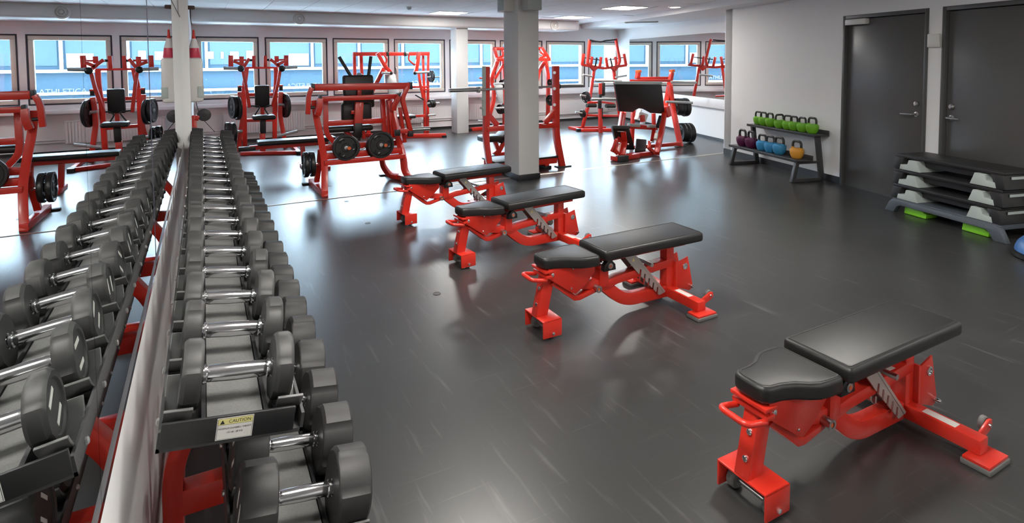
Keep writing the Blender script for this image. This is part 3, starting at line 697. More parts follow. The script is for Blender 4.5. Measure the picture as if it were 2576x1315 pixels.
    for s in (-1, 1):
        add('foot_plate', MB().box(0.955, 1.105, s*0.305-0.045, s*0.305+0.045, 0.020, 0.032), RED, 0.002)
        add('foot_pad', MB().box(0.950, 1.110, s*0.305-0.050, s*0.305+0.050, 0.0, 0.021), GREYTYRE, 0.004)
        ar = add('wheel_arm', MB().prism([(1.05, 0.045), (1.05, 0.085), (1.13, 0.120), (1.155, 0.118), (1.16, 0.09), (1.14, 0.075)], lambda u, v, k: Vector((u, s*(0.265 if k == 0 else 0.275), v))), RED, 0.001)
        add('rear_wheel', MB().lathe((1.135, s*0.243, 0.100), (0, s, 0), [(0.008, 0.0), (0.024, 0.0), (0.028, 0.004), (0.028, 0.016), (0.024, 0.020), (0.008, 0.020)], 18), GREYTYRE)
        add('wheel_bolt', MB().lathe((1.135, s*0.276, 0.100), (0, s, 0), [(0.008, -0.001), (0.007, 0.005), (0, 0.006)], 10), CHROME, 0, ar)
    return B
proto = bench_proto()
BP = [(1.595, 1.325, 0.0, 'red and black adjustable bench, first of the row beside the caution plate'),
      (1.605, 2.765, 0.0, 'red and black adjustable bench, second of the row counting from the caution plate'),
      (1.63, 3.99, math.radians(5.5), 'red and black adjustable bench, third of the row counting from the caution plate'),
      (1.612, 5.29, math.radians(5.5), 'red and black adjustable bench, last of the row, beside the grey pillar')]
for i, (x, y, rz, lb) in enumerate(BP):
    o = proto if i == 0 else dup(proto)
    o.location = (x, y, 0); o.rotation_euler = (0, 0, rz)
    tag(o, lb, 'bench', 'adjustable benches in a row')
# ================================================================ kettlebell rack and kettlebells
SA, SB = 0.20, 1.56
KR = thing('kettlebell_rack', 'low dark two-shelf kettlebell rack standing against the grey wall', 'rack', wp((SA+SB)/2, 0.25, 0))
def kb(name, mb, bev=0.003): return obj(name, mb, DARK, KR, bev)
ZL, ZU = 0.285, 0.600
kb('lower_shelf', MB().box(SA-0.02, SB+0.05, 0.235, 0.475, ZL-0.018, ZL, WM).box(SA-0.02, SB+0.05, 0.465, 0.475, ZL-0.03, ZL+0.006, WM).box(SA-0.02, SB+0.05, 0.235, 0.245, ZL-0.018, ZL+0.05, WM))
kb('upper_shelf', MB().box(SA-0.04, SB-0.05, 0.02, 0.245, ZU-0.018, ZU, WM).box(SA-0.04, SB-0.05, 0.237, 0.245, ZU-0.03, ZU+0.006, WM).box(SA-0.04, SB-0.05, 0.02, 0.030, ZU-0.018, ZU+0.05, WM))
for s in (SA+0.03, SB-0.05):
    def q(d, z): return wp(s, d, z)
    kb('rear_post', MB().tube([q(0.06, 0.0), q(0.14, ZU-0.01)], 0.06, 0.045, up=tuple(WD)))
    kb('front_leg', MB().tube([q(0.50, 0.0), q(0.43, ZL-0.01)], 0.05, 0.045, up=tuple(WD)))
    kb('base_bar', MB().tube([q(0.05, 0.025), q(0.50, 0.025)], 0.045, 0.045))
    kb('shelf_arm', MB().tube([q(0.09, ZL-0.04), q(0.45, ZL-0.04)], 0.03, 0.03))
def kettlebell(s, d, z, rz, k, m, label, group):
    p = wp(s, d, z); K = thing('kettlebell', label, 'kettlebell', tuple(p), rz, group)
    bodyp = [(0.0, 0.0), (0.052, 0.0), (0.060, 0.004), (0.078, 0.036), (0.089, 0.075), (0.091, 0.108), (0.087, 0.128), (0.070, 0.138), (0.0, 0.142)]
    key = ('kb', m.name)
    if key not in KBM:
        mb = MB().lathe((0, 0, 0), (0, 0, 1), bodyp, 24)
        for sx in (-1, 1): mb.sweep([(sx*0.060, 0, 0.10), (sx*0.070, 0, 0.130), (sx*0.073, 0, 0.152)], [(0.022*math.cos(2*PI*i/10), 0.022*math.sin(2*PI*i/10)) for i in range(10)], up=(0, 1, 0))
        KBM[key] = mesh('body', mb, m)
        KBM['h'] = mesh('handle', MB().rod(fillet([(-0.073, 0, 0.140), (-0.074, 0, 0.195), (-0.056, 0, 0.232), (0.056, 0, 0.232), (0.074, 0, 0.195), (0.073, 0, 0.140)], 0.035, 6), 0.0165, 12, up=(0, 1, 0)), KHAND)
    for nm, me in (('body', KBM[key]), ('handle', KBM['h'])):
        o = bpy.data.objects.new(nm, me); COL.objects.link(o); o.parent = K; o.scale = (k, k, k)
KBM = {}
WA = math.atan2(WD.y, WD.x)
glab = ['at the far end of the shelf', 'second from the far end', 'third from the far end', 'turned sideways with its handle edge on', 'right of the sideways one', 'third from the door end', 'second from the door end', 'at the end nearest the door']
for i, px in enumerate((1908, 1921, 1938, 1961, 1982, 1998, 2019, 2044)):
    r = ray(px, 300); dd = 0.13; A = W0+WN*dd
    t = (A.x*WN.x+A.y*WN.y)/(r[0]*WN.x+r[1]*WN.y); hit = Vector((r[0]*t, r[1]*t, 0)); s = (hit-A).dot(WD)
    kettlebell(s, dd, ZU, WA+(PI/2*0.95 if i == 3 else 0.25*(i == 4))+random.uniform(-0.08, 0.08), 0.80 if i != 7 else 0.86, KGREEN, 'green kettlebell on the upper shelf, '+glab[i], 'green kettlebells on the upper shelf')
for px, m, k, lb, g in ((1868, KPURP, 1.0, 'purple kettlebell at the end of the lower shelf', 'purple kettlebells'), (1890, KPURP, 1.0, 'purple kettlebell touching the blue ones on the lower shelf', 'purple kettlebells'), (1918, KBLUE, 0.93, 'blue kettlebell touching a purple one on the lower shelf', 'blue kettlebells'), (1938, KBLUE, 0.93, 'blue kettlebell in the middle of three on the lower shelf', 'blue kettlebells'), (1961, KBLUE, 0.97, 'blue kettlebell next to the empty gap on the lower shelf', 'blue kettlebells'), (2005, KORAN, 0.95, 'orange kettlebell alone at the end of the lower shelf', None)):
    r = ray(px, 365); dd = 0.35; A = W0+WN*dd
    t = (A.x*WN.x+A.y*WN.y)/(r[0]*WN.x+r[1]*WN.y); hit = Vector((r[0]*t, r[1]*t, 0)); s = (hit-A).dot(WD)
    kettlebell(s, dd, ZL, WA+random.uniform(-0.1, 0.1), k, m, lb, g)

# ================================================================ stack of aerobic steps
ST0, ST1, SD0, SD1 = -2.235, -1.165, 0.06, 0.46
def smx(du=0.0, dv=0.0): return Matrix.Translation(WD*du+WN*dv) @ WM
def step_black(z, i, label, du):
    M = smx(du); z = z
    S = thing('aerobic_step', label, 'aerobic step', tuple(M @ Vector(((ST0+ST1)/2, (SD0+SD1)/2, z))), 0, 'black aerobic steps stacked by the doors')
    h = 0.148; L = ST1-ST0
    a, b = ST0+0.02, ST1-0.02
    obj('deck', MB().prism([(a, 0.118), (a-0.012, 0.138), (a, h), (b, h), (b+0.012, 0.138), (b, 0.118)], lambda u, v, s: M @ Vector((u, SD0+0.01 if s == 0 else SD1-0.01, z+v))), STEPB, S, 0.004)
    obj('rubber_top', MB().box(a+0.05, b-0.05, SD0+0.04, SD1-0.04, z+h-0.002, z+h+0.003, M), STEPB, S, 0.002)
    for e, sg in ((a, -1), (b, 1)):   # sloping end skirts
        obj('end_skirt', MB().prism([(e, 0.120), (e+sg*0.022, 0.0), (e-sg*0.06, 0.0), (e-sg*0.10, 0.120)], lambda u, v, s: M @ Vector((u, SD0 if s == 0 else SD1, z+v))), STEPB, S, 0.004)
        obj('end_strip', MB().box(min(e+sg*0.012, e+sg*0.018), max(e+sg*0.012, e+sg*0.018), SD0+0.08, SD1-0.08, z+0.085, z+0.108, M), GREYPL, S)
    obj('under_body', MB().box(a+0.08, b-0.08, SD0+0.09, SD1-0.09, z+0.05, z+0.120, M), STEPB, S)
    for sg, c in ((1, a+0.05), (-1, b-0.05)):   # grey risers with a stepped outline
        pf = [(0, 0.0), (0.012, 0.050), (0.085, 0.055), (0.10, 0.105), (0.185, 0.105), (0.225, 0.0)]
        obj('riser', MB().prism([(c+sg*u, v) for u, v in pf], lambda u, v, s: M @ Vector((u, SD0+0.002 if s == 0 else SD1+0.002, z+v+0.001))), GREYPL, S, 0.003)
# bottom one: blue-grey with lime risers tucked inside
M = smx(0.0, 0.0)
S = thing('aerobic_step', 'blue-grey aerobic step with lime green risers at the bottom of the stack', 'aerobic step', tuple(M @ Vector(((ST0+ST1)/2, (SD0+SD1)/2, 0))))
a, b = ST0-0.035, ST1+0.035
arch = [(a-0.02, 0.0), (a+0.03, 0.10), (a+0.07, 0.135), (b-0.07, 0.135), (b-0.03, 0.10), (b+0.02, 0.0), (b-0.085, 0.0), (b-0.12, 0.062), (b-0.16, 0.082), (a+0.16, 0.082), (a+0.12, 0.062), (a+0.085, 0.0)]
for v0, v1 in ((SD0-0.02, SD0+0.03), (SD1-0.03, SD1+0.03)):
    obj('arched_side', MB().prism(arch, lambda u, v, s: M @ Vector((u, v0 if s == 0 else v1, v))), STEPG, S, 0.006)
obj('deck', MB().box(a+0.05, b-0.05, SD0, SD1, 0.095, 0.140, M), STEPG, S, 0.005)
for c in (a+0.16, b-0.16-0.235):
    obj('green_riser', MB().prism([(c, 0.0), (c-0.01, 0.045), (c+0.03, 0.050), (c+0.04, 0.075), (c+0.225, 0.078), (c+0.235, 0.0)], lambda u, v, s: M @ Vector((u, SD1-0.16 if s == 0 else SD1-0.02, v+0.002))), LIME, S, 0.008)
for i, lb in enumerate(('black aerobic step with grey risers resting on the blue-grey one', 'black aerobic step with grey risers in the middle of the stack', 'black aerobic step with grey risers on top of the stack')):
    step_black(0.141+0.1525*i, i, lb, (0.01, 0.0, -0.01)[i])
# blue balance dome at the edge of view
q = atZ(2656, 655)
t = thing('balance_dome', 'blue rubber balance dome on a dark base beside the stacked steps', 'balance trainer', (q.x, q.y, 0))
obj('base', MB().lathe((q.x, q.y, 0.0), (0, 0, 1), [(0.24, 0.0), (0.26, 0.01), (0.26, 0.04), (0.24, 0.05), (0, 0.05)], 36), BLACK, t)
obj('dome', MB().lathe((q.x, q.y, 0.045), (0, 0, 1), [(0.245*math.cos(i*PI/20), 0.17*math.sin(i*PI/20)) for i in range(11)], 36), BLUEM, t)

# dispenser and bottle on the column
dz0, dz1 = 1.222, 1.605
t = thing('paper_dispenser', 'off-white rounded paper dispenser mounted on the wall column', 'dispenser', (-0.05, 5.62, dz0))
obj('housing', MB().box(-0.145, 0.0, 5.61, 5.80, dz0, dz1), OFFWH, t, 0.028, seg=4) if False else obj('housing', MB().box(-0.125, 0.0, 5.615, 5.80, dz0, dz1), OFFWH, t, bevel=0.026)
obj('viewing_window', MB().box(-0.045, 0.003, 5.609, 5.70, dz0+0.04, dz0+0.135), GREYPL, t, bevel=0.003)
obj('wall_plate', MB().box(MX-0.01, -0.12, 5.62, 5.78, dz0+0.05, dz1-0.05), OFFWH, t)
bx, by = -0.062, 5.70
t = thing('squeeze_bottle', 'squeeze bottle with red cap and pink liquid standing on the dispenser', 'bottle', (bx, by, dz1))
obj('liquid_base', MB().lathe((bx, by, dz1-0.002), (0, 0, 1), [(0.0, 0), (0.048, 0.0), (0.050, 0.004), (0.040, 0.085), (0.0, 0.085)], 24), PINK, t)
obj('bottle_neck', MB().lathe((bx, by, dz1+0.083), (0, 0, 1), [(0.0, 0), (0.040, 0.0), (0.020, 0.075), (0.015, 0.085), (0, 0.085)], 24), BOTTLE, t)
obj('cap', MB().lathe((bx, by, dz1+0.165), (0, 0, 1), [(0.0, 0), (0.017, 0), (0.015, 0.012), (0.010, 0.03), (0.008, 0.07), (0.004, 0.076), (0, 0.076)], 16), RED, t)
t = thing('wall_sensor', 'small dark brown sensor box on the column near the ceiling', 'sensor', (-0.09, 5.55, 2.0))
q = atY(479, 19, 5.56)
t.location = (q.x, 5.56, q.z)
obj('housing', MB().box(-0.10, q.x+0.030, 5.545, 5.59, q.z-0.016, q.z+0.016), BROWN, t, bevel=0.004)
obj('lens', MB().box(q.x+0.01, q.x+0.032, 5.55, 5.585, q.z-0.010, q.z+0.010), BLACK, t)
# ================================================================ plate-loaded machines
class K:
    """reads a point off a traced view; Y is the depth of that part of the machine"""
    def __init__(s, ox, oy, sc): s.o = (ox, oy, sc)
    def __call__(s, u, v, Y): return atY(s.o[0]+u/s.o[2], s.o[1]+v/s.o[2], Y)
    def L(s, pts, Y): return [s(p[0], p[1], p[2] if len(p) > 2 else Y) for p in pts]
def gnd(p): return Vector((p.x, p.y, 0.0))
class Mach:
    def __init__(s, name, label, cat, loc): s.r = thing(name, label, cat, loc)
    def t(s, name, pts, w=0.06, m=None, h=None, fil=0.0, bev=0.003, up=None, parent=None):
        if fil: pts = fillet(pts, fil, 5)
        return obj(name, MB().tube(pts, w, h, up), m or RED, parent or s.r, bev)
    def r_(s, name, pts, r=0.014, m=None, fil=0.0, parent=None):
        if fil: pts = fillet(pts, fil, 5)
        return obj(name, MB().rod(pts, r, 12), m or SILVER, parent or s.r)
    def pad(s, name, c, w, h, th=0.07, tilt=0.0, rz=0.0, m=None, bev=0.02):
        M = Matrix.Translation(c) @ Matrix.Rotation(rz, 4, 'Z') @ Matrix.Rotation(tilt, 4, 'X')
        return obj(name, MB().box(-w/2, w/2, -th/2, th/2, -h/2, h/2, M), m or VINYL, s.r, bev, seg=3)
    def ball(s, name, c, r, m=BLACK):
        return obj(name, MB().lathe(c-Vector((0, 0, r)), (0, 0, 1), [(r*math.sin(PI*i/10), r-r*math.cos(PI*i/10)) for i in range(11)], 14), m, s.r)
PL = {}
def plate(c, axis, r, th, label, group):
    ax = Vector(axis).normalized(); c = Vector(c)
    P = thing('weight_plate', label, 'weight plate', tuple(c), 0, group)
    o = c-ax*th/2
    obj('disc', MB().lathe(o, ax, [(r*0.13, th*0.12), (r*0.30, th*0.12), (r*0.34, th*0.25), (r*0.78, th*0.25), (r*0.84, 0.0), (r*0.97, 0.0), (r, th*0.15), (r, th*0.85), (r*0.97, th), (r*0.84, th), (r*0.78, th*0.75), (r*0.34, th*0.75), (r*0.30, th*0.88), (r*0.13, th*0.88)], 36), PLATE, P)
    u = Vector((0, 0, 1)) if abs(ax.z) < 0.9 else Vector((1, 0, 0)); a = (u-ax*u.dot(ax)).normalized(); b = ax.cross(a)
    for k in range(3):
        th_ = 2*PI*k/3+0.5; e = a*math.cos(th_)+b*math.sin(th_); f = -a*math.sin(th_)+b*math.cos(th_)
        obj('grip_rim', MB().rod(fillet([c+e*r*0.52-f*r*0.22+ax*0, c+e*r*0.70-f*r*0.16, c+e*r*0.70+f*r*0.16, c+e*r*0.52+f*r*0.22], r*0.1, 3), th*0.42, 8), PLATE, P)
    obj('hub_ring', MB().lathe(o, ax, [(r*0.10, -0.001), (r*0.135, -0.001), (r*0.135, th+0.001), (r*0.10, th+0.001)], 24), STEEL, P)
    return P
V = Vector
# ---- row machine with chest pad by the windows
k = K(560, 120, 4.695)
m = Mach('row_machine', 'red plate-loaded row machine with black chest pad in front of the windows', 'exercise machine', (0.95, 10.9, 0))
Yu, Yo, Yf = 11.25, 11.05, 10.65
for nm, pts in (('upright', [(262, 1135), (258, 860), (247, 540), (262, 400), (285, 235)]), ('upright', [(612, 1070), (614, 850), (618, 560), (632, 400), (628, 235)])):
    p = k.L(pts, Yu); p[0] = gnd(p[0]); m.t(nm, p, 0.075, fil=0.15)
for pts in ([(185, 1140), (212, 980), (238, 840), (212, 660), (200, 520)], [(745, 1060), (705, 940), (680, 810), (680, 640), (690, 520)]):
    p = k.L(pts, Yo); p[0] = gnd(p[0]); m.t('curved_leg', p, 0.07, fil=0.2)
for pts in ([(240, 275), (270, 420), (318, 705)], [(678, 270), (655, 420), (588, 695)]):
    m.t('swing_arm', k.L(pts, Yf), 0.05, DRED, 0.06)
m.t('top_bar', k.L([(250, 238), (650, 236)], Yu), 0.035)
m.t('mid_bar', k.L([(245, 553), (622, 549)], Yu), 0.055)
m.t('low_bar', k.L([(262, 858), (612, 851)], Yu), 0.055)
for (u, v0, v1, w) in ((97, 90, 222, 0.075), (368, 95, 228, 0.055), (503, 95, 230, 0.055), (748, 90, 215, 0.075), (224, 103, 200, 0.07), (637, 99, 170, 0.07)):
    m.t('pivot_plate', k.L([(u, v0), (u, v1)], 10.95), w, RED, 0.05)
for pts in ([(315, 125), (235, 250)], [(560, 135), (700, 248)], [(130, 160), (240, 205)], [(730, 160), (640, 205)]):
    m.t('yoke', k.L(pts, 10.8), 0.075, RED, 0.05)
for pts in ([(130, 143), (285, 146)], [(640, 145), (735, 143)]): m.r_('pivot_rod', k.L(pts, 10.95), 0.016, RED)
for pts in ([(285, 147), (362, 147)], [(512, 143), (575, 146)]): m.r_('damper', k.L(pts, 10.95), 0.02, BLACK)
for pts in ([(10, 241), (190, 246)], [(735, 236), (882, 228)]): m.r_('hand_grip', k.L(pts, Yf-0.1), 0.026, SILVER)
for u, v in ((215, 247), (700, 246)): m.ball('grip_joint', k(u, v, Yf-0.1), 0.055)
m.pad('chest_pad', k(467, 573, 10.72), 0.23, 0.38, 0.09, math.radians(8))
m.pad('seat_pad', k(487, 820, 10.55), 0.36, 0.075, 0.30, 0, 0, bev=0.03)
m.t('pad_post', k.L([(470, 690), (470, 800)], 10.8), 0.06)
m.t('seat_sleeve', k.L([(476, 845), (476, 1010)], 10.68), 0.09, BLACK)
p = k.L([(470, 1000), (470, 1085)], 10.68); p[1] = gnd(p[1]); m.t('seat_post', p, 0.085)
for pts in ([(330, 686), (410, 690), (440, 700), (372, 812)], [(575, 680), (540, 682), (490, 715), (540, 790)]): m.r_('foot_lever', k.L(pts, 10.62), 0.012, BLACK, 0.04)
for u, v in ((200, 480), (688, 470)): m.t('stop_block', k.L([(u, v-35), (u, v+35)], 10.95), 0.06, BLACK)
for pts in ([(185, 458), (290, 460)], [(615, 450), (712, 446)]): m.t('stop_bar', k.L(pts, 10.9), 0.025)
m.r_('plate_horn', k.L([(645, 1045), (885, 984)], 10.9), 0.024, SILVER)
m.r_('plate_horn', k.L([(90, 700), (230, 690)], 11.0), 0.024, SILVER)
m.r_('plate_horn', k.L([(660, 670), (765, 675)], 11.0), 0.024, SILVER)
m.r_('plate_horn', k.L([(80, 1000), (235, 985)], 10.95), 0.024, SILVER)
q0 = atZ(606, 386, 0.03); q1 = atZ(752, 383, 0.03)
m.t('base_beam', [q0, q1], 0.06, RED, 0.055)
m.t('base_side', [q1, V((q1.x, q1.y+1.1, 0.03))], 0.06, RED, 0.055)
m.t('base_foot', [q1-V((0, 0.09, 0)), q1+V((0, 0.10, 0))], 0.09, BLACK, 0.058)
for i, (u, v, r, Y, lb) in enumerate(((120, 702, 0.20, 11.0, 'black weight plate on the outer end of the row machine horn beside the rack'), (172, 712, 0.21, 11.0, 'black weight plate against the row machine leg beside the rack'), (738, 682, 0.22, 11.0, 'large black weight plate on the row machine horn away from the mirror'), (60, 950, 0.10, 10.9, 'small black weight plate low on the row machine storage horn'), (122, 1000, 0.17, 10.95, 'medium black weight plate low on the row machine storage horn'))):
    plate(k(u, v, Y), (1, 0.25, 0), r, 0.055, lb, 'weight plates on the row machine')

# ---- flat bench behind the near machine
fb0, fb1 = 0.64, 1.70
m = Mach('flat_bench', 'low black flat bench on a red frame between the row machine and the near press', 'bench', (1.2, 8.72, 0))
obj('cushion', MB().box(fb0, fb1, 8.59, 8.87, 0.395, 0.455), VINYL, m.r, 0.02, seg=3)
obj('spine_beam', MB().box(fb0-0.10, fb1-0.1, 8.70, 8.76, 0.335, 0.395), RED, m.r, 0.003)
obj('end_grip', MB().box(fb0-0.24, fb0-0.02, 8.695, 8.765, 0.325, 0.385), BLACK, m.r, 0.01)
for x in (1.24, 1.54): obj('leg', MB().tube([(x, 8.73, 0.35), (x+0.02, 8.73, 0.04)], 0.06), RED, m.r, 0.003)
for x in (1.26, 1.56): obj('foot', MB().box(x-0.03, x+0.03, 8.50, 8.96, 0.0, 0.045), RED, m.r, 0.003)

# ---- near press seen from behind
k = K(760, 190, 4.11)
m = Mach('chest_press_machine', 'red plate-loaded press machine seen from behind, nearest the floor strip', 'exercise machine', (1.72, 7.2, 0))
R2 = DRED
p = k.L([(241, 1262, 6.78), (232, 900, 6.98), (192, 640, 7.16), (150, 450, 7.25), (126, 262, 7.33)], 7); p[0] = V((1.2, 6.80, 0)); m.t('front_leg', p, 0.075, R2, 0.06, fil=0.1)
p = k.L([(1058, 990, 7.0), (1050, 860, 7.0), (1020, 740, 7.1), (965, 500, 7.2), (905, 250, 7.35)], 7); p.insert(0, V((2.32, 6.86, 0))); m.t('front_leg', p, 0.075, R2, 0.06, fil=0.1)
p = k.L([(150, 1090, 7.3), (178, 900, 7.2), (190, 780, 7.1)], 7); m.t('rear_brace', p, 0.06, R2)
p = k.L([(845, 1050, 7.5), (820, 870, 7.25)], 7); p = k.L([(825, 860, 7.35), (838, 940, 7.4), (905, 1030, 7.45), (990, 1045, 7.3)], 7); m.t('rear_brace', p, 0.06, R2, fil=0.12)
m.t('foot_beam', [V((1.2, 6.78, 0.035)), V((1.18, 7.62, 0.035))], 0.07, R2, 0.07)
m.t('foot_beam', [V((2.32, 6.84, 0.035)), V((2.19, 7.68, 0.035))], 0.07, R2, 0.07)
for x, y in ((1.16, 7.62), (2.17, 7.68)): obj('foot_pad', MB().box(x-0.09, x+0.09, y-0.04, y+0.04, 0.0, 0.018), BLACK, m.r, 0.003)
m.t('inner_frame', k.L([(240, 250), (246, 600), (340, 700)], 7.45), 0.06, R2, fil=0.14)
m.t('inner_frame', k.L([(828, 245), (850, 570), (850, 720)], 7.45), 0.06, R2)
m.t('back_bar', k.L([(262, 495), (835, 462)], 7.45), 0.065, R2)
m.t('low_bar', k.L([(205, 750), (1000, 690)], 7.2), 0.07, R2)
m.t('low_bar', k.L([(210, 838), (1030, 770)], 7.05), 0.07, R2)
m.t('low_bar', k.L([(228, 905), (1062, 832)], 6.95), 0.055, R2)
m.r_('link_rod', k.L([(600, 780), (650, 742)], 7.1), 0.01, STEEL)
m.t('top_roller_beam', k.L([(122, 122), (1110, 105)], 7.0), 0.105, R2, 0.08, bev=0.012)
for u, v in ((110, 118), (1115, 86)): pass
for pts in ([(96, 121), (124, 122)], [(1100, 105), (1128, 104)]): m.t('beam_cap', k.L(pts, 7.0), 0.112, BLACK, 0.088)
m.t('second_beam', k.L([(190, 240), (1000, 215)], 7.2), 0.075, R2, 0.06, bev=0.01)
for pts in ([(172, 238), (200, 238)], [(985, 216), (1012, 214)]): m.t('beam_cap', k.L(pts, 7.2), 0.10, BLACK, 0.085)
m.t('lever_arm', k.L([(100, 125), (66, 200), (58, 400)], 6.95), 0.06, R2, 0.05, fil=0.1)
m.t('lever_arm', k.L([(1090, 110), (1032, 235), (1122, 585)], 6.95), 0.065, R2, 0.05, fil=0.06)
for pts in ([(185, 235), (180, 330), (158, 410)], [(1000, 215), (950, 300), (940, 360)]): m.t('linkage', k.L(pts, 7.15), 0.065, R2)
m.r_('pivot_shaft', k.L([(60, 330), (130, 330)], 7.0), 0.018, BLACK)
m.r_('pivot_shaft', k.L([(700, 520), (890, 455)], 7.3), 0.016, R2) if False else None
m.t('side_link', k.L([(885, 250), (895, 590)], 7.3), 0.035, R2)
m.t('side_link', k.L([(1010, 330), (1062, 690)], 7.1), 0.04, R2)
m.t('side_link', k.L([(905, 260), (940, 640)], 7.25), 0.06, R2)
m.t('arm_bracket', k.L([(1000, 572), (1130, 572)], 6.95), 0.055, R2)
m.r_('plate_horn', [atY(1034, 325.5, 6.95), atY(1081, 323, 6.95)], 0.026, STEEL)
for u, v in ((985, 590), (1118, 600)): m.t('bumper', k.L([(u, v-30), (u, v+30)], 6.93), 0.06, BLACK)
m.t('centre_column', k.L([(590, 275), (578, 480), (575, 520)], 7.35), 0.10, R2, 0.07)
m.t('column_sleeve', k.L([(578, 490), (572, 640)], 7.35), 0.095, BLACK, 0.08)
m.t('column_foot', k.L([(560, 650), (600, 655)], 7.35), 0.05, BLACK)
m.pad('back_pad', k(583, 165, 7.55), 0.40, 0.43, 0.08, math.radians(-6), bev=0.03)
m.pad('lumbar_pad', k(562, 374, 7.5), 0.39, 0.235, 0.08, bev=0.03)
m.t('pad_bracket', k.L([(505, 378), (600, 378)], 7.40), 0.045, R2)
m.t('pad_bracket', k.L([(590, 150), (590, 240)], 7.46), 0.05, R2)
m.pad('seat_pad', k(470, 538, 7.65), 0.60, 0.075, 0.36, bev=0.03)
m.t('seat_post', k.L([(450, 570), (520, 660)], 7.6), 0.06, R2)
m.r_('hand_lever', [atY(853, 143, 7.65), atY(888, 200, 7.6)], 0.022, BLACK)
m.r_('hand_lever', [atY(933, 142, 7.65), atY(926, 200, 7.6)], 0.022, BLACK)
m.ball('chrome_knob', atY(904, 191, 7.62), 0.045, CHROME)
for u, v, lb in ((455, 740, 0), (818, 712, 1)):
    h0 = k(u, v-10, 7.2); m.r_('plate_horn', [h0, h0+V((-0.03, -0.31, 0.02))], 0.02, CHROME)
    tip = h0+V((-0.03, -0.31, 0.02)); m.r_('horn_cap', [tip, tip+V((0, -0.008, 0))], 0.021, ORANGE)
for u, v, r, dy, lb in ((450, 745, 0.158, 6.95, 'black weight plate facing out on the press machine, nearer the mirror'), (470, 745, 0.150, 7.03, 'black weight plate behind another on the press machine, nearer the mirror'), (812, 715, 0.168, 6.95, 'black weight plate facing out on the press machine, nearer the benches'), (795, 728, 0.165, 7.03, 'black weight plate behind another on the press machine, nearer the benches')):
    plate(k(u, v, dy), (0.05, -1, 0.05), r, 0.05, lb, 'weight plates on the press machine')
h0 = k(-10, 925, 7.1); h1 = k(180, 910, 7.1); m.r_('plate_horn', [h0, h1], 0.02, CHROME)
plate(k(36, 920, 7.1), (1, 0, 0), 0.152, 0.05, 'black weight plate on the outer end of the press machine side horn', 'weight plates on the press machine')
plate(k(100, 915, 7.1), (1, 0, 0), 0.150, 0.05, 'black weight plate on the inner end of the press machine side horn', 'weight plates on the press machine')

# ---- wide pulldown by the window
k = K(860, 110, 5.26)
m = Mach('pulldown_machine', 'tall red pulldown machine with wide top beam in front of the windows', 'exercise machine', (3.7, 11.2, 0))
Y = 11.35
m.t('top_beam', k.L([(145, 137), (1155, 132)], Y), 0.075)
for pts in ([(162, 150), (180, 700), (190, 1150)], [(252, 150), (275, 700), (285, 1150)]):
    p = k.L(pts, Y+0.2); p[-1] = gnd(p[-1]); m.t('upright', p, 0.06)
for pts in ([(1070, 140), (1086, 560), (1100, 1090)], [(1140, 140), (1137, 560), (1132, 1090)]):
    p = k.L(pts, Y+0.1); p[-1] = gnd(p[-1]); m.t('upright', p, 0.05)
m.t('cross_bar', k.L([(800, 572), (1140, 570)], Y), 0.04)
m.t('cross_bar', k.L([(560, 975), (1100, 950)], Y), 0.05)
m.t('collar', k.L([(1065, 606), (1150, 604)], Y-0.1), 0.03)
m.t('pull_arm', k.L([(470, 125), (560, 290), (655, 392)], 11.0), 0.07)
m.t('pull_arm', k.L([(1022, 110), (985, 330), (968, 392)], 11.0), 0.07)
m.t('arm_brace', k.L([(580, 270), (480, 470), (365, 690)], 11.15), 0.075)
m.t('arm_brace', k.L([(1012, 380), (1045, 580), (1085, 745)], 11.15), 0.05)
m.r_('loop', k.L([(560, 150), (604, 215), (555, 300)], 11.05), 0.018, RED, 0.06)
m.r_('loop', k.L([(890, 150), (880, 212), (972, 290)], 11.05), 0.016, RED, 0.06)
for u in (600, 832): m.t('beam_clamp', k.L([(u-18, 136), (u+18, 135)], Y), 0.085, BLACK)
m.t('beam_insert', k.L([(845, 132), (880, 131)], Y-0.02), 0.06, STEEL)
m.r_('hand_grip', k.L([(530, 386), (640, 386)], 10.95), 0.024, SILVER)
m.r_('hand_grip', k.L([(960, 382), (1155, 374)], 10.95), 0.026, SILVER)
for u, v in ((652, 388), (968, 388)): m.ball('grip_joint', k(u, v, 10.95), 0.035)
p = [k(572, 412, 11.05), k(712, 408, 11.05), k(762, 662, 10.95), k(622, 668, 10.95)]
mbq = MB().add([a for a in p]+[a+V((0, 0.08, 0.02)) for a in p], [(3, 2, 1, 0), (4, 5, 6, 7), (0, 1, 5, 4), (1, 2, 6, 5), (2, 3, 7, 6), (3, 0, 4, 7)])
obj('back_pad', mbq, SILVER, m.r, 0.02)
m.pad('seat_pad', k(835, 962, 10.9), 0.36, 0.065, 0.32, bev=0.025)
m.t('seat_post', k.L([(770, 985), (750, 1090)], 10.95), 0.06)
m.t('seat_strut', k.L([(740, 985), (920, 990)], 10.95), 0.05)
m.r_('foot_lever', k.L([(968, 676), (1085, 742)], 11.0), 0.014, BLACK)
m.r_('foot_lever', k.L([(345, 770), (420, 738), (450, 720)], 11.0), 0.014, BLACK, 0.05)
q0 = atZ(1010, 342, 0.04); q1 = atZ(1122, 340, 0.04)
m.t('base_beam', [q0, q1], 0.07, RED, 0.08)
m.t('base_foot', [q1+V((-0.09, 0, -0.02)), q1+V((0.0, 0, -0.02))], 0.075, BLACK, 0.04)
m.t('base_side', [q0, V((q0.x, YB-0.35, 0.04))], 0.07, RED, 0.07)
q2 = atZ(905, 338, 0.035); q3 = atZ(950, 341, 0.035)
m.t('base_beam', [q2, q3], 0.08, RED, 0.07)
m.t('front_post', [V((q2.x+0.18, q2.y, 0.03)), V((q2.x+0.18, q2.y, 0.36))], 0.075)
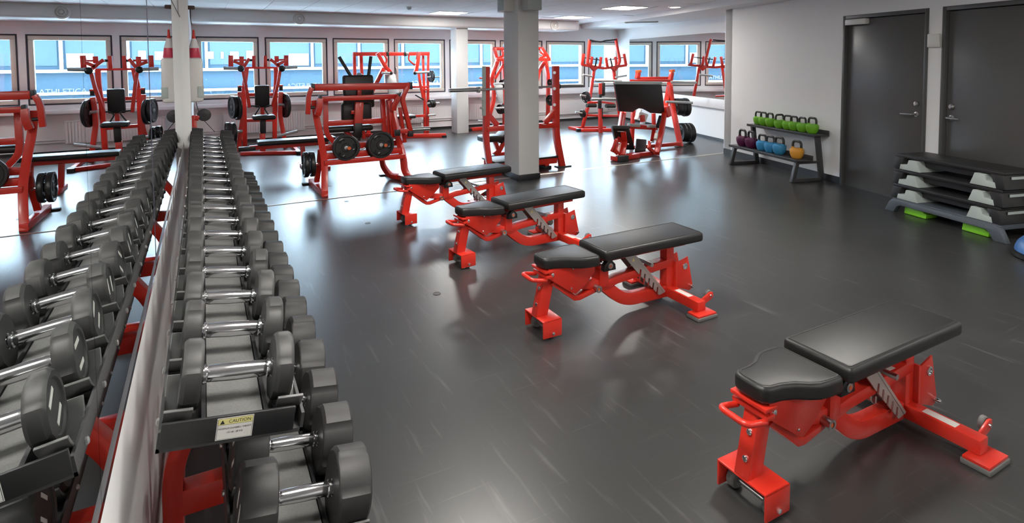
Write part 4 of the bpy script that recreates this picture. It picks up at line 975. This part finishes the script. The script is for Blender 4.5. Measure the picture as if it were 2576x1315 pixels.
m.r_('plate_horn', k.L([(1130, 440), (1290, 440)], 11.2), 0.016, SILVER)
m.r_('plate_horn', k.L([(1130, 790), (1290, 785)], 11.2), 0.024, SILVER)
m.r_('plate_horn', k.L([(1140, 948), (1240, 938)], 11.2), 0.02, SILVER)
plate(k(1180, 430, 11.2), (1, 0.2, 0), 0.125, 0.035, 'thin black weight plate high on the pulldown machine', 'weight plates on the pulldown machine')
plate(k(1170, 790, 11.2), (1, 0.2, 0), 0.085, 0.05, 'small black weight plate low on the pulldown machine, inner', 'weight plates on the pulldown machine')
plate(k(1205, 790, 11.2), (1, 0.2, 0), 0.085, 0.05, 'small black weight plate low on the pulldown machine, outer', 'weight plates on the pulldown machine')

# ---- machine behind the grey pillar
k = K(1200, 80, 3.554)
m = Mach('shoulder_press_machine', 'red curved-frame press machine half hidden behind the grey pillar', 'exercise machine', (6.3, 11.2, 0))
Y = 11.3
m.t('top_bar', k.L([(150, 150), (578, 150)], Y), 0.07)
m.t('shoulder_bar', k.L([(175, 247), (652, 248)], Y-0.2), 0.07)
m.t('corner_post', k.L([(152, 145), (180, 255)], Y-0.1), 0.065)
m.t('corner_post', k.L([(575, 140), (648, 250)], Y-0.1), 0.065)
for pts in ([(185, 255), (122, 420), (152, 500), (150, 610), (112, 740), (82, 880)], [(600, 275), (552, 350), (520, 500), (520, 900)]):
    p = k.L(pts, Y); p[-1] = gnd(p[-1]); m.t('curved_leg', p, 0.075, fil=0.2)
for pts in ([(232, 250), (247, 400), (246, 860)], [(608, 262), (636, 390), (636, 620), (632, 890)]):
    p = k.L(pts, Y+0.15); p[-1] = gnd(p[-1]); m.t('upright', p, 0.075, fil=0.25)
m.t('arm', k.L([(235, 290), (160, 420)], Y-0.1), 0.05)
for pts in ([(225, 165), (235, 215), (175, 240)], [(560, 180), (605, 215), (560, 235)]): m.t('pivot_link', k.L(pts, Y-0.1), 0.045)
q = atZ(1184, 325, 0.035); q1 = atZ(1385, 330, 0.035)
m.t('base_beam', [q, V((q1.x, q.y, 0.035))], 0.07, RED, 0.07)
m.t('base_foot', [q+V((-0.09, 0, -0.01)), q+V((0.02, 0, -0.01))], 0.075, BLACK, 0.05)
m.r_('hand_grip', k.L([(22, 413), (100, 415)], 11.0), 0.018, RED)
m.r_('plate_horn', k.L([(150, 465), (245, 462)], 11.1), 0.026, SILVER)
m.r_('plate_horn', k.L([(160, 682), (245, 680)], 11.1), 0.024, SILVER)
m.r_('plate_horn', k.L([(8, 797), (60, 797)], 11.1), 0.022, SILVER)
mbq = [k(160, 480, 10.95), k(232, 478, 10.95), k(240, 640, 10.85), k(205, 642, 10.85)]
obj('back_pad', MB().add(mbq+[a+V((0, 0.07, 0.02)) for a in mbq], [(3, 2, 1, 0), (4, 5, 6, 7), (0, 1, 5, 4), (1, 2, 6, 5), (2, 3, 7, 6), (3, 0, 4, 7)]), SILVER, m.r, 0.012)
for u, v, r, lb in ((232, 462, 0.085, 'small black weight plate at shoulder height on the machine behind the pillar'), (215, 690, 0.11, 'black weight plate at knee height on the machine behind the pillar'), (664, 455, 0.09, 'black weight plate high on the far upright behind the pillar'), (664, 610, 0.13, 'black weight plate low on the far upright behind the pillar')):
    plate(k(u, v, 11.2), (1, 0.3, 0), r, 0.10, lb, 'weight plates on the machine behind the pillar')

# ---- bench press rack at the grey pillar, with bar
kl = K(1120, 100, 3.868); kr = K(1340, 100, 3.868)
m = Mach('squat_rack', 'red squat rack with two uprights on either side of the grey pillar', 'squat rack', (3.9, 7.1, 0))
pl = kl.L([(400, 260), (400, 740), (395, 880), (398, 1000), (425, 1190)], 7.12); e = pl[-1]; pl.append(V((e.x+0.03, e.y-0.02, 0.0))); m.t('upright', pl, 0.075, RED, 0.075, fil=0.15)
pr = kr.L([(223, 255), (226, 660), (227, 900), (242, 1010), (286, 1240)], 7.0); pr[-1].z = 0.0; m.t('upright', pr, 0.085, RED, 0.075, fil=0.15)
for pp in (pl[-1], pr[-1]): obj('foot_plate', MB().box(pp.x-0.10, pp.x+0.13, pp.y-0.06, pp.y+0.06, 0.0, 0.016), DARK, m.r, 0.003)
m.t('gauge_plate', kl.L([(377, 258), (377, 740)], 7.08), 0.055, GREYPL, 0.012, up=(0, 1, 0))
for v in (492, 580, 668): m.t('bar_hook', kl.L([(340, v-6), (375, v)], 7.06), 0.03, GREYPL)
for v in (320, 475, 632): m.r_('peg', [kr(212, v, 6.95), kr(212, v, 6.90)], 0.022, CHROME)
m.t('gusset', kl.L([(412, 725), (505, 832)], 7.12), 0.07, DRED)
m.t('gusset', kr.L([(120, 805), (228, 680)], 7.0), 0.07)
m.t('cross_beam', [kl(395, 866, 7.12), kr(228, 826, 7.0)], 0.10, RED, 0.07)
m.t('sticker', [kr(92, 824, 6.96), kr(122, 823, 6.96)], 0.055, STICK, 0.004)
BARY = 7.02
b = Mach('barbell', 'long steel barbell resting across the squat rack', 'barbell', tuple(atY(1300, 222, BARY)))
b.r_('shaft', [kl(330, 486, BARY), kr(255, 452, BARY)], 0.015, STEEL)
b.r_('sleeve', [kl(38, 493, BARY), kl(335, 486, BARY)], 0.026, STEEL)
b.r_('sleeve', [kr(250, 452, BARY), kr(487, 446, BARY)], 0.026, STEEL)
b.r_('collar', [kl(310, 487, BARY), kl(332, 486, BARY)], 0.042, STEEL)
b.r_('collar', [kr(246, 452, BARY), kr(262, 452, BARY)], 0.04, DARK)
# spotter platform
P = Mach('spotter_platform', 'low black-topped platform on red legs beside the grey pillar', 'platform', (4.1, 7.2, 0))
c0 = kr(258, 1128, 6.98); zt = c0.z
obj('top_plate', MB().box(3.50, c0.x, 6.98, 7.42, zt-0.025, zt), STEPB, P.r, 0.004)
obj('frame_rail', MB().box(3.52, c0.x-0.02, 7.0, 7.04, zt-0.11, zt-0.025).box(3.52, c0.x-0.02, 7.36, 7.40, zt-0.11, zt-0.025), DRED, P.r, 0.003)
for x in (3.56, c0.x-0.22): obj('leg', MB().box(x, x+0.07, 7.01, 7.39, 0.03, zt-0.10), DRED, P.r, 0.003); obj('rubber_foot', MB().box(x-0.02, x+0.09, 6.98, 7.42, 0.0, 0.035), BLACK, P.r, 0.004)
obj('low_rail', MB().box(3.6, c0.x-0.2, 7.02, 7.07, 0.05, 0.10), DRED, P.r, 0.003)
# incline bench inside the rack
B2 = Mach('incline_bench', 'black incline bench on a red frame inside the squat rack', 'bench', (3.9, 8.0, 0))
c = kl(458, 955, 8.3); B2.pad('seat_pad', c, 0.42, 0.10, 0.30, bev=0.03)
p = kl.L([(500, 985), (620, 870)], 8.3); obj('back_cushion', MB().tube([p[0], p[1]+V((0.1, 0, 0.10))], 0.30, 0.09, up=(0, 0, 1)), VINYL, B2.r, 0.02, seg=3)
p = kl.L([(585, 960), (520, 1080), (470, 1165)], 8.3); p[-1].z = 0.03; B2.t('frame_beam', p, 0.07, DRED)
p = kl.L([(480, 985), (520, 1080)], 8.3); B2.t('frame_beam', p, 0.06, RED)
e = kl(470, 1165, 8.3); B2.t('cross_foot', [V((e.x-0.1, 8.1, 0.025)), V((e.x+0.1, 8.5, 0.025))], 0.06, BLACK, 0.05)
B2.t('rear_leg', [V((e.x+0.75, 8.3, 0.025)), V((e.x+0.45, 8.3, 0.42))], 0.06, DRED)
B2.t('base_rail', [V((e.x, 8.3, 0.03)), V((e.x+0.8, 8.3, 0.03))], 0.06, DRED)

# ---- lat pulldown frame in the corner
k = K(1440, 80, 4.87)
m = Mach('lat_pulldown_machine', 'red lat pulldown machine with a bent black top bar by the corner windows', 'exercise machine', (7.75, 10.35, 0))
Y = 10.4
m.r_('top_bar', k.L([(212, 100), (270, 115), (355, 125), (400, 108), (470, 103), (532, 96)], Y-0.35), 0.016, BLACK, 0.05)
for pts in ([(213, 95), (198, 250), (184, 385), (215, 405)], [(530, 85), (555, 230), (584, 350), (560, 415)]): m.t('swing_arm', k.L(pts, Y-0.3), 0.05, DRED, fil=0.1)
m.t('head_beam', k.L([(115, 405), (240, 422), (385, 450), (500, 432), (658, 410)], Y-0.1), 0.055, fil=0.1)
for pts in ([(137, 270), (116, 408)], [(240, 305), (225, 412)], [(350, 310), (334, 432)], [(410, 315), (430, 436)], [(525, 305), (541, 425)], [(630, 270), (657, 412)]): m.t('pivot_plate', k.L(pts, Y-0.15), 0.06, RED, 0.04)
for pts in ([(150, 318), (335, 345)], [(432, 346), (622, 315)]): m.r_('pivot_rod', k.L(pts, Y-0.15), 0.012, DARK)
for pts in ([(298, 315), (281, 420)], [(465, 320), (488, 428)]): m.t('damper', k.L(pts, Y-0.15), 0.03, BLACK)
for pts in ([(268, 440), (205, 860), (112, 1160)], [(500, 440), (535, 700), (600, 1160)]):
    p = k.L(pts, Y); p[-1] = gnd(p[-1]); m.t('upright', p, 0.06)
m.t('gusset', k.L([(225, 420), (262, 465), (300, 435)], Y-0.1), 0.06)
m.t('gusset', k.L([(560, 415), (512, 470), (480, 440)], Y-0.1), 0.06)
m.r_('hand_grip', k.L([(130, 525), (242, 547)], Y-0.35), 0.022, SILVER)
m.r_('hand_grip', k.L([(530, 556), (662, 536)], Y-0.35), 0.022, SILVER)
m.pad('chest_pad', k(372, 700, Y-0.55), 0.14, 0.29, 0.10, 0, 0.9, bev=0.03)
m.t('pad_plate', k.L([(342, 628), (342, 765)], Y-0.62), 0.075, RED, 0.03)
m.t('pad_post', k.L([(336, 745), (334, 940)], Y-0.6), 0.06, BLACK)
for pts in ([(176, 902), (286, 902)], [(410, 908), (520, 908)]): m.r_('knee_roller', k.L(pts, Y-0.55), 0.042, VINYL)
m.t('knee_bar', k.L([(190, 870), (345, 858), (510, 880)], Y-0.5), 0.045)
p = k.L([(340, 930), (346, 1185)], Y-0.55); p[-1] = gnd(p[-1]); m.t('seat_post', p, 0.07)
m.t('adjuster_rail', k.L([(364, 930), (364, 1065)], Y-0.58), 0.025, BLACK)
m.t('cross_bar', k.L([(185, 1022), (590, 1030)], Y), 0.05)
m.r_('mid_bar', k.L([(215, 820), (330, 822)], Y), 0.02, RED)
q = atZ(1460, 327, 0.03); q1 = atZ(1548, 326, 0.03)
m.t('base_beam', [q, q1], 0.06, RED, 0.06)
m.t('base_beam', [q+V((0.05, 0.45, 0)), q1+V((0.05, 0.40, 0))], 0.06, RED, 0.06)
m.t('base_side', [q, q+V((0.05, 0.5, 0))], 0.06, RED, 0.06)
m.t('base_foot', [q+V((-0.09, 0.02, 0)), q], 0.07, BLACK, 0.06)
m.r_('plate_horn', k.L([(98, 775), (205, 795)], Y-0.1), 0.022, SILVER)
m.r_('plate_horn', k.L([(38, 983), (165, 1005)], Y-0.1), 0.022, SILVER)
plate(k(168, 800, Y-0.1), (1, 0.1, 0.1), 0.13, 0.05, 'black weight plate at waist height on the lat pulldown machine', 'weight plates on the lat pulldown')
plate(k(126, 1003, Y-0.1), (1, 0.1, 0.1), 0.085, 0.05, 'small black weight plate low on the lat pulldown machine', 'weight plates on the lat pulldown')

# ---- leg press
k = K(1520, 180, 5.48)
m = Mach('leg_press_machine', 'red leg press with a big black foot plate near the floor strip', 'exercise machine', (6.3, 7.4, 0))
out = [(150, 160), (790, 166), (836, 582), (640, 572), (590, 545), (530, 515), (480, 505), (430, 530), (395, 560), (210, 548)]
def fpY(v): return 7.45+0.30*(v-160)/420.0
fpn = Vector((0, 0.045, 0.012))
obj('foot_plate', MB().prism(out, lambda u, v, s: k(u, v, fpY(v))+fpn*s), RUBBER, m.r, 0.004)
obj('foot_plate_edge', MB().tube([k(146, 153, 7.44), k(792, 158, 7.44)], 0.03, 0.05), GREYPL, m.r, 0.003)
for pts in ([(250, 300, 7.95), (262, 560, 7.85), (205, 900, 7.3), (165, 1110, 6.95)], [(905, 150, 8.2), (845, 480, 7.9), (795, 800, 7.4), (722, 1150, 7.05)]):
    p = k.L(pts, 0); p[-1].z = max(0.03, p[-1].z); m.t('sled_rail', p, 0.085, DRED, 0.07)
m.t('rail_guide', k.L([(775, 620, 7.6), (735, 760, 7.4)], 0), 0.05, BLACK)
m.t('rail_label', k.L([(722, 860, 7.2), (705, 935, 7.15)], 0), 0.05, STICK, 0.05)
m.t('handle_bracket', k.L([(625, 970, 7.1), (615, 1050, 7.0), (690, 1120, 7.0)], 0), 0.05, DRED)
m.r_('safety_handle', k.L([(625, 1000, 7.05), (640, 975, 7.05), (680, 960, 7.05)], 0), 0.012, CHROME)
bp = [k(115, 748, 7.15), k(345, 752, 7.15), k(432, 1075, 7.35), k(190, 1075, 7.35)]
obj('back_cushion', MB().add(bp+[a+V((0.03, 0.10, -0.02)) for a in bp], [(3, 2, 1, 0), (4, 5, 6, 7), (0, 1, 5, 4), (1, 2, 6, 5), (2, 3, 7, 6), (3, 0, 4, 7)]), VINYL, m.r, 0.02)
obj('cushion_edge', MB().tube([k(112, 762, 7.13), k(346, 768, 7.13)], 0.045, 0.05), DARK, m.r, 0.008)
m.t('back_plate', k.L([(262, 830, 7.12), (285, 990, 7.22)], 0), 0.085, DRED, 0.03)
m.t('plate_sticker', k.L([(228, 800, 7.09), (228, 845, 7.11)], 0), 0.075, STICK, 0.004, up=(0, 1, 0)) if False else m.t('plate_sticker', k.L([(192, 825, 7.085), (265, 827, 7.085)], 0), 0.05, STICK, 0.004)
sp = [k(440, 915, 7.55), k(588, 930, 7.55), k(575, 1085, 7.25), k(425, 1085, 7.25)]
obj('seat_cushion', MB().add(sp+[a+V((0, 0.02, -0.08)) for a in sp], [(0, 1, 2, 3), (7, 6, 5, 4), (0, 4, 5, 1), (1, 5, 6, 2), (2, 6, 7, 3), (3, 7, 4, 0)]), VINYL, m.r, 0.02)
m.t('front_post', k.L([(272, 985, 7.15), (240, 1160, 6.95)], 0), 0.10, RED, 0.06)
for u, v in ((210, 988), (330, 1000), (313, 1130)): m.ball('bolt_cap', k(u, v, 7.0), 0.016, CHROME)
e = k(235, 1180, 6.92); obj('front_foot', MB().box(e.x-0.08, e.x+0.10, 6.86, 6.96, 0.0, 0.09), DARK, m.r, 0.004)
m.t('base_plate', [V((e.x-0.1, 6.98, 0.04)), V((e.x+0.42, 7.05, 0.04))], 0.14, DRED, 0.07)
m.t('side_lever', k.L([(165, 940, 7.0), (140, 1030, 6.98), (105, 1105, 6.98)], 0), 0.045, DRED)
q0 = k(722, 1150, 7.05)
m.t('base_beam', [V((e.x, 7.1, 0.03)), V((q0.x, 7.15, 0.03))], 0.08, DRED, 0.06)
qb = atZ(1712, 365, 0.03)
p = k.L([(905, 180, 8.0), (930, 420, 7.95), (1056, 1010, 7.8)], 0); p[-1] = V((qb.x, qb.y, 0.0)); m.t('rear_upright', p, 0.075, fil=0.2)
m.t('rear_beam', [V((q0.x, qb.y+0.05, 0.06)), V((qb.x, qb.y, 0.06))], 0.06)
obj('rear_foot', MB().box(qb.x-0.10, qb.x+0.08, qb.y-0.05, qb.y+0.05, 0.0, 0.012), DARK, m.r)
p = k.L([(400, 520, 8.0), (378, 720, 8.0)], 0); p[-1].z = 0.0; m.t('rear_upright', p, 0.06)
m.t('inner_post', k.L([(680, 575, 8.0), (684, 740, 8.0)], 0), 0.055)
m.t('carriage_bar', k.L([(330, 752, 7.75), (720, 775, 7.7)], 0), 0.075, DRED)
for pts in ([(340, 735), (480, 745)], [(605, 750), (712, 755)]): m.t('stop_plate', k.L(pts, 7.62), 0.07, GREYPL, 0.05)
m.t('carriage_strut', k.L([(690, 780, 7.7), (660, 960, 7.5)], 0), 0.06, DRED)
m.t('latch_plate', k.L([(505, 575, 7.6), (570, 600, 7.6), (520, 730, 7.6)], 0), 0.09, STICK, 0.04)
m.t('latch_core', k.L([(520, 600, 7.55), (530, 690, 7.55)], 0), 0.08, DRED, 0.05)
m.t('hanging_towel', k.L([(490, 520, 7.85), (440, 660, 7.85)], 0), 0.10, OFFWH, 0.02)
m.t('top_bar', k.L([(360, 128), (900, 125)], 8.0), 0.05)
m.t('top_bar', k.L([(470, 96), (885, 92)], 8.3), 0.06)
for pts in ([(470, 15), (452, 100)], [(932, 10), (900, 170)]): m.t('horn_post', k.L(pts, 8.2), 0.07)
for u, v in ((472, 2), (935, -5)): m.t('post_cap', k.L([(u-2, v-22), (u, v+14)], 8.2), 0.08, ORANGE)
m.r_('plate_horn', k.L([(-10, 380), (180, 383)], 7.7), 0.024, SILVER); m.r_('plate_horn', k.L([(-180, 384), (-10, 380)], 7.7), 0.022, SILVER)
m.r_('plate_horn', k.L([(-120, 128), (235, 128)], 8.0), 0.022, SILVER)
m.r_('plate_horn', k.L([(850, 415), (1212, 430)], 7.7), 0.024, SILVER)
m.r_('plate_horn', k.L([(925, 145), (1265, 152)], 8.0), 0.024, SILVER)
m.r_('storage_horn', k.L([(950, 500), (1180, 500)], 7.9), 0.02, SILVER)
m.r_('storage_horn', k.L([(1010, 820), (1245, 840)], 7.85), 0.02, SILVER)
m.t('sled_block', k.L([(850, 480), (880, 620)], 7.7), 0.09, DRED)
for u, v, r, Y, lb in ((1005, 480, 0.155, 7.9, 'black weight plate against the upright on the leg press upper horn'), (1050, 485, 0.16, 7.9, 'black weight plate in the middle of the leg press upper horn'), (1110, 490, 0.175, 7.9, 'black weight plate on the end of the leg press upper horn'), (1065, 835, 0.175, 7.85, 'black weight plate against the upright on the leg press lower horn'), (1115, 838, 0.18, 7.85, 'black weight plate in the middle of the leg press lower horn'), (1170, 842, 0.185, 7.85, 'black weight plate on the end of the leg press lower horn')):
    plate(k(u, v, Y), (1, -0.25, 0.05), r, 0.085, lb, 'weight plates on the leg press')

# ---- pulley machine end beyond the column
k = K(390, 60, 4.384)
m = Mach('cable_machine', 'red cable machine with a round grey pulley disc behind the dumbbell racks', 'exercise machine', (0.05, 7.6, 0))
Y = 7.6
c = k(542, 1005, Y)
obj('pulley_disc', MB().lathe(c+V((0, 0.02, 0)), (0, -1, 0), [(0.0, 0.0), (0.070, 0.0), (0.073, 0.004), (0.073, 0.02), (0.067, 0.024), (0.02, 0.024), (0.016, 0.032), (0, 0.032)], 28), DARK, m.r)
m.t('pulley_bracket', k.L([(440, 1032), (485, 1042)], Y), 0.06)
p = k.L([(430, 1010), (445, 1200)], Y); p[-1] = gnd(p[-1]); m.t('upright', p, 0.05)
m.r_('cable', k.L([(440, 820), (480, 965)], Y), 0.004, BLACK)
m.r_('cable', k.L([(545, 1070), (660, 1190)], Y), 0.004, BLACK)
m.t('foot', [V((p[-1].x+0.02, Y-0.2, 0.025)), V((p[-1].x+0.02, Y+0.3, 0.025))], 0.07, RED, 0.05)
